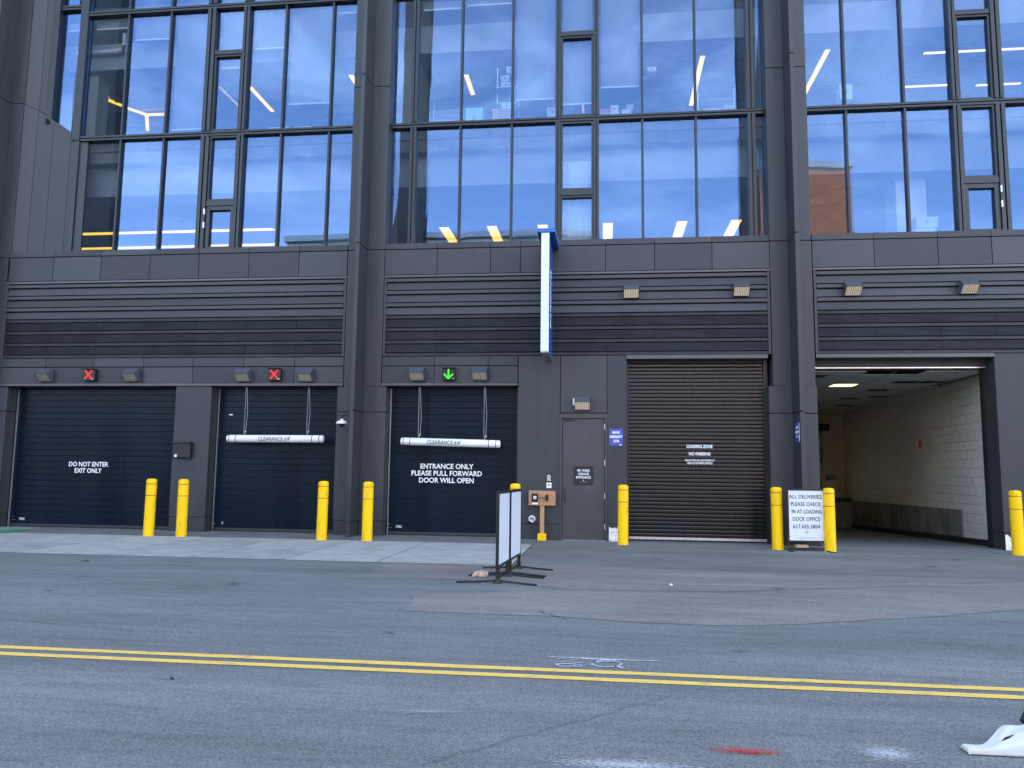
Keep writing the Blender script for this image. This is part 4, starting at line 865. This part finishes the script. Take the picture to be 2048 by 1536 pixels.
# white plastic base lying in the road at lower right
def plastic_base():
    o = tag(empty('barrier_base', (2.35, -12.20, 0)), 'white plastic barrier base lying on the road at the lower right corner', 'barrier')
    nx, ny = 44, 22; vs = []; fs = []
    for j in range(ny+1):
        for i in range(nx+1):
            u, v = i/nx, j/ny; x = -0.46+u*1.1; y = -0.13+v*0.36
            e = min(1, (u+0.03)/0.06)*min(1, (1-u)/0.12); body = max(0, min(1, (u-0.085)/0.20)); body = body*body*(3-2*body)
            edge = min(1, v/0.05)*min(1, (1-v)/0.22); hgt = (0.034*min(1, e*3)+body*0.060*min(1, v/0.30+0.35))*min(1, edge*1.1)
            tong = 0.30 if u < 0.08 else min(1.0, 0.30+0.70*((u-0.08)/0.20))
            yy = -0.13+(y+0.13)*tong-(0.03*math.sin(u*9))*v
            hgt += (0.006*math.sin(u*31+v*9)+0.004*math.sin(u*12-v*23))*body
            vs.append((x, yy, max(0.004, hgt)))
    def hole(u, v): return ((u-0.215)/0.030)**2+((v-0.36)/0.10)**2 < 1
    for j in range(ny):
        for i in range(nx):
            if hole((i+.5)/nx, (j+.5)/ny): continue
            a = j*(nx+1)+i; fs.append((a, a+1, a+nx+2, a+nx+1))
    k = len(vs); rim = [i for i in range(nx+1)]
    for i in rim: vs.append((vs[i][0], vs[i][1]+0.012, 0.003))
    for i in range(nx): fs.append((i, k+i, k+i+1, i+1))
    k2 = len(vs); side = [j*(nx+1) for j in range(ny+1)]
    for a in side: vs.append((vs[a][0]+0.004, vs[a][1], 0.003))
    for j in range(ny): fs.append((side[j], side[j+1], k2+j+1, k2+j))
    s = MB().add(vs, fs).build('shell', M_TARP, o, smooth=True)
    m = s.modifiers.new('solid', 'SOLIDIFY'); m.thickness = 0.008; m2 = s.modifiers.new('sub', 'SUBSURF'); m2.levels = 1; m2.render_levels = 2
    MB().box(-0.20, 0.60, -0.075, 0.10, 0.001, 0.006).build('underside', M_CARDB, o)
    MB().tube([(0.10, 0.44, 0.02), (0.13, 0.46, 0.06), (0.20, 0.47, 0.07), (0.30, 0.46, 0.02)], 0.028, 10).build('handle', M_RUBBER, o, smooth=True)
plastic_base()

# fire alarm and leaning cardboard inside the loading bay
o = tag(empty('fire_alarm', (wallx(5.3)-0.004, 5.3, 2.20)), 'red and white fire alarm on the white block wall of the loading bay', 'alarm')
o.rotation_euler.z = -sl
MB().box(-0.05, 0.0, -0.09, 0.09, 0.0, 0.19).build('body', mat('alarm_red', (0.45, 0.03, 0.02), 0.4), o, bevel=0.006); MB().box(-0.075, -0.05, 0.0, 0.08, 0.0, 0.18).build('strobe', M_WHITE, o)
o = tag(empty('cardboard_sheet', (8.15, 12.75, 0.63)), 'brown cardboard box leaning at the back of the loading bay', 'cardboard'); o.rotation_euler = (R(-12), 0, R(20))
MB().box(-0.2, 0.2, -0.15, 0.15, 0.0, 0.80).build('carton', M_CARDB, o); MB().box(-0.205, 0.205, -0.16, -0.152, 0.62, 0.80).build('flap', M_INDARK, o)
o = tag(empty('storage_cabinet', (6.85, 12.95, 0.63)), 'tall dark cabinet at the back left of the loading bay', 'cabinet')
MB().box(-0.45, 0.42, -0.3, 0.3, 0.0, 1.75).build('body', M_INDARK, o); MB().box(-0.40, 0.38, -0.315, -0.302, 0.1, 0.85).build('door', M_BLACK, o); MB().box(-0.40, 0.38, -0.315, -0.302, 0.9, 1.65).build('door', M_BLACK, o)

# ================================================================== interior lamps and boxes behind the glass
ORD = ['first', 'second', 'third', 'fourth', 'fifth', 'sixth', 'seventh']
def strip(a, b, w, m, label, group, hang=0.3):
    a, b = Vector(a), Vector(b); L_ = (b-a).length; o = tag(empty('strip_light', (a+b)/2), label, 'ceiling light', group)
    o.rotation_euler.z = math.atan2(b.y-a.y, b.x-a.x)
    MB().box(-L_/2, L_/2, -w/2, w/2, 0, 0.012).build('diffuser', m, o); MB().box(-L_/2-0.01, L_/2+0.01, -w/2-0.01, w/2+0.01, 0.013, 0.07).build('housing', M_INWALL, o)
    for t in (-0.4, 0.4): MB().tube([(t*L_, 0, 0.07), (t*L_, 0, 0.07+hang)], 0.006, 5).build('wire', M_BLACK, o)
GU = 'strip lights behind the upper windows'; GL = 'strip lights behind the lower windows'
for i, (x, y0, y1, where) in enumerate(((-11.36, 4.0, 5.6, 'dimmer yellow strip light behind the left bay opening light, upper windows'), (-10.45, 4.1, 5.7, 'bright slanting yellow strip light right of the left bay sash, upper windows'),
        (-7.23, 3.7, 6.0, 'short yellow strip light beside the left column, upper windows'), (-3.92, 4.0, 5.2, 'slanting yellow strip light above the teal box, middle bay upper windows'),
        (-0.65, 3.6, 6.7, 'thin strip light behind the middle bay sash, upper windows'), (2.66, 3.4, 6.5, 'yellow strip light split by a mullion, right of middle bay upper windows'), (5.92, 3.4, 6.2, 'long yellow strip light just right of the right column, upper windows'))):
    strip((x, y0, 12.70), (x, y1, 12.70), 0.13 if i not in (0, 4) else 0.07, M_STRIP if i not in (0, 4) else mat('strip_dim', (0.7, 0.6, 0.5), 0.5, emit=(1, 0.6, 0.35), estr=0.1), where, GU)
for a, b, lab in (((8.51, 4.04), (11.4, 4.04), 'upper long thin strip light in the right bay upper windows'), ((8.70, 5.9), (9.9, 5.9), 'lower left thin strip light in the right bay upper windows'), ((10.7, 6.0), (11.9, 6.0), 'lower right thin strip light in the right bay upper windows')):
    strip((*a, 12.70), (*b, 12.70), 0.10, M_STRIPW, lab, GU)
def hexlamp(name, segs, label):
    o = tag(empty(name, (segs[0][0][0], segs[0][0][1], 12.70)), label, 'ceiling light', 'branched lamps in the left bay'); c = Vector((*segs[0][0], 12.70))
    for a, b in segs:
        A = Vector((*a, 12.70))-c; Bv = Vector((*b, 12.70))-c; d = (Bv-A).normalized(); n = Vector((-d.y, d.x, 0))*0.05
        MB().prism_z([((A+n).x, (A+n).y), ((A-n).x, (A-n).y), ((Bv-n).x, (Bv-n).y), ((Bv+n).x, (Bv+n).y)], 0, 0.05).build('light_arm', M_STRIP, o)
hexlamp('branched_lamp', [((-15.26, 4.49), (-14.92, 3.94)), ((-15.26, 4.49), (-15.7, 4.48)), ((-15.26, 4.49), (-15.05, 4.90))], 'branched yellow lamp in the dark pane of the upper left windows')
hexlamp('branched_lamp', [((-14.64, 5.57), (-15.02, 5.03)), ((-14.64, 5.57), (-14.0, 5.59)), ((-14.64, 5.57), (-15.29, 6.67))], 'branched yellow lamp in the blue pane of the upper left windows')
for k, y in enumerate((5.85, 7.45)): strip((-18.5, y, 8.90), (-10.3-0.6*k, y, 8.90), 0.22, M_STRIP, ('upper' if k == 0 else 'lower')+' long yellow strip light across the left bay lower windows', GL, 0.08)
for k, x in enumerate((-4.92, -3.43, -1.87, 0.11, 2.31, 3.89)):
    strip((x, 6.1, 8.90), (x, 9.6, 8.90), 0.30, M_STRIP, ORD[k]+' yellow strip light from the left along the middle bay lower windows', GL, 0.08)

def sbox(x, y, w, d, h, m, label, z=9.532, name='storage_box'):
    o = tag(empty(name, (x, y, z)), label, 'box', 'boxes stacked behind the upper windows')
    MB().box(-w/2, w/2, -d/2, d/2, 0, h).build('carton', m, o, bevel=0.006); MB().box(-w/2-0.008, w/2+0.008, -d/2-0.008, d/2+0.008, h-0.07, h+0.006).build('lid', m, o)
    MB().box(-0.03, 0.03, -d/2-0.012, -d/2-0.009, h*0.4, h*0.62).build('label_mark', M_INKG, o)
for a in ((-3.08, 0.85, 0.40, 0.4, 0.52, M_TEAL, 'pale teal box behind the middle bay glass, upper row'), (-2.42, 0.85, 0.42, 0.4, 0.24, M_CARDB, 'lower brown carton of the pair near the middle bay mullion'),
          (-2.42, 0.85, 0.42, 0.4, 0.22, M_CARDB, 'upper brown carton of the pair near the middle bay mullion', 9.78), (-2.30, 0.85, 0.26, 0.3, 0.16, M_CARD, 'small white box on the brown cartons', 10.01),
          (-2.35, 0.95, 0.22, 0.25, 0.13, M_CARD, 'lower white box on the shelf near the middle bay mullion', 10.62), (-2.37, 0.95, 0.20, 0.25, 0.14, M_CARD, 'upper white box on the shelf near the middle bay mullion', 10.78),
          (-2.24, 0.95, 0.18, 0.25, 0.16, M_CARD, 'topmost white box near the middle bay mullion', 10.98),
          (-1.22, 0.85, 0.30, 0.3, 0.22, M_CARD, 'lower white box beside the middle bay sash', 9.532), (-1.20, 0.85, 0.28, 0.3, 0.25, M_CARD, 'upper white box beside the middle bay sash', 9.76),
          (0.02, 0.85, 0.22, 0.3, 0.30, M_CARDB, 'brown carton with pink top right of the middle bay sash'), (0.02, 0.85, 0.20, 0.28, 0.07, M_PINK, 'pink bundle on the brown carton, middle bay', 9.84),
          (0.26, 0.85, 0.22, 0.3, 0.14, M_CARD, 'lower white box of a stack in the middle bay'), (0.25, 0.85, 0.20, 0.3, 0.14, M_CARD, 'middle white box of a stack in the middle bay', 9.68), (0.24, 0.85, 0.18, 0.25, 0.16, M_CARD, 'top white box of a stack in the middle bay', 9.84),
          (0.52, 0.85, 0.20, 0.3, 0.34, M_CARD, 'tall white box left of a mullion in the middle bay'), (0.73, 0.85, 0.20, 0.3, 0.13, M_CARD, 'low white box touching a mullion in the middle bay'),
          (1.05, 0.85, 0.30, 0.3, 0.16, M_CARD, 'wide white box right of a mullion in the middle bay'), (1.42, 0.85, 0.28, 0.3, 0.07, M_PINK, 'flat pink box in the middle bay'), (1.40, 0.85, 0.30, 0.3, 0.11, M_CARD, 'white box on the flat pink box', 9.61),
          (1.12, 1.0, 0.20, 0.25, 0.10, M_CARD, 'white box on the high shelf of the middle bay', 10.88), (1.85, 0.85, 0.24, 0.3, 0.13, M_CARDB, 'low brown box in the right of the middle bay'),
          (2.48, 0.85, 0.36, 0.35, 0.26, M_TEAL, 'teal crate near the right end of the middle bay'), (2.48, 0.85, 0.12, 0.2, 0.06, M_PINK, 'red item on the teal crate', 9.80), (2.84, 0.85, 0.22, 0.3, 0.34, M_CARDB, 'brown carton at the right end of the middle bay'),
          (-7.32, 0.85, 0.40, 0.35, 0.24, M_CARD, 'white carton behind the left bay upper glass'), (-7.95, 0.9, 0.5, 0.4, 0.26, M_CARD, 'pale box left of the white carton in the left bay'), (-8.4, 0.9, 0.22, 0.3, 0.14, M_CARD, 'small pale box beside the left bay sash'),
          (-9.3, 0.9, 0.22, 0.3, 0.12, M_CARD, 'low white box behind the left bay sash, upper windows'), (-6.9, 0.9, 0.26, 0.3, 0.16, M_CARD, 'white box right of the white carton in the left bay'), (-6.2, 0.9, 0.4, 0.3, 0.13, M_CARD, 'long low white box beside the left column'),
          (-1.75, 0.85, 0.45, 0.3, 0.14, M_CARD, 'long flat white box under the lowered blind in the middle bay'), (2.10, 0.85, 0.16, 0.25, 0.22, M_CARD, 'narrow white box left of the teal crate'), (0.60, 0.85, 0.16, 0.25, 0.12, M_CARDB, 'small brown box on the tall white box in the middle bay', 9.88),
          (5.02, 0.85, 0.16, 0.25, 0.13, M_CARD, 'small white box left of the stack in the right bay'),
          (4.78, 0.85, 0.22, 0.3, 0.22, M_CARD, 'white box just right of the right column, upper windows'), (5.42, 0.85, 0.28, 0.3, 0.18, M_CARDB, 'lower box of the stack in the right bay'), (5.44, 0.85, 0.27, 0.3, 0.34, M_CARD, 'white box on top of the stack in the right bay', 9.90),
          (6.98, 0.85, 0.42, 0.35, 0.26, M_CARD, 'lower white carton on the sill of the right bay', 6.58), (7.03, 0.85, 0.45, 0.35, 0.24, M_CARD, 'upper white carton on the sill of the right bay', 6.86)):
    sbox(*a)
o = tag(empty('shelf_unit', (-2.35, 0.95, 9.532)), 'wire shelf rack carrying white boxes near the middle bay mullion', 'shelf')
for z in (0.68, 1.075): MB().box(-0.25, 0.3, -0.17, 0.17, z, z+0.012).build('shelf_board', M_STEEL, o)
for x in (-0.24, 0.29): MB().box(x-0.012, x+0.012, 0.16, 0.18, 0, 1.75).build('upright', M_STEEL, o)
for lab, x0, x1 in (('wire rack at the left end of the middle bay upper windows', -4.25, -3.55), ('wire rack at the right end of the middle bay upper windows', 2.25, 3.10)):
    o = tag(empty('shelf_unit', (x0, 1.5, 9.532)), lab, 'shelf')
    for k in range(7): MB().box(0, x1-x0, 0, 0.4, 0.12+k*0.13, 0.135+k*0.13).build('shelf_board', M_INWALL, o)
    for x in (0, x1-x0): MB().box(x-0.012, x+0.012, -0.02, 0.01, 0, 1.15).build('upright', M_STEEL, o)

# ================================================================== the other side of the street, seen only as reflections
def house(name, x0, x1, yf, h, m, label, cols, rows_, ww=1.2, wh=1.6, depth=14):
    o = tag(empty(name, ((x0+x1)/2, yf, 0)), label, 'building', 'buildings across the street'); w = (x1-x0)/2
    MB().box(-w, w, -depth, 0, 0, h).build('wall', m, o)
    MB().box(-w-0.25, w+0.25, -depth-0.25, 0.25, h, h+0.6).build('cornice', M_GREYS, o)
    if cols:
        me = MB().box(-ww/2, ww/2, -0.02, 0.05, 0, wh).mesh('window'); me.materials.append(M_WINFAR)
        for c in range(cols):
            for r_ in range(rows_): inst('window', me, M_WINFAR, o, (-w+(c+0.5)*2*w/cols, 0.0, 1.2+r_*(h-1.0)/rows_))
house('brick_tower', 16.6, 24.4, -60, 31.8, M_BRICK, 'tall orange brick building mirrored in the right bay windows', 0, 0)
house('cream_house', 24.6, 70, -60, 12.5, M_CREAM, 'cream building mirrored low in the right bay', 6, 2)
house('tan_house', -4, 12.3, -56, 11.8, M_TAN, 'tan brick building mirrored as warm streaks in the loading shutter', 4, 2, 1.6, 1.9)
house('striped_building', -33.5, -0.8, -60, 25.5, M_PALE, 'pale striped building mirrored along the bottom of the middle windows', 20, 1, 0.8, 22.0)
house('dark_house', -52.5, -33.9, -60, 9.0, M_DKBRICK, 'low dark building mirrored faintly in the left shutters', 8, 2)
house('dark_house', -96, -60, -62, 10.0, M_DKBRICK, 'long low dark building mirrored at the far left', 8, 2)
for x0, x1, lab in ((-58.2, -53.2, 'added dark slab for the dark reflection in the dark pane of the left bay'), (-21.2, -18.2, 'added dark slab for the dark reflection at the left end of the middle bay'), (13.4, 16.0, 'added dark slab for the dark reflection at the right end of the middle bay')):  # unseen dark slabs, added to block bands of sky in the window reflections
    o = tag(empty('reflection_slab', ((x0+x1)/2, -59.2, 0)), lab, 'tower', 'added dark slabs across the street'); w = (x1-x0)/2
    MB().box(-w, w, -0.6, 0.9, 0, 66).build('shaft', M_DARKSLAB, o); MB().box(-w-0.1, w+0.1, -0.7, 1.0, 66, 66.6).build('cornice', M_DARKSLAB, o)
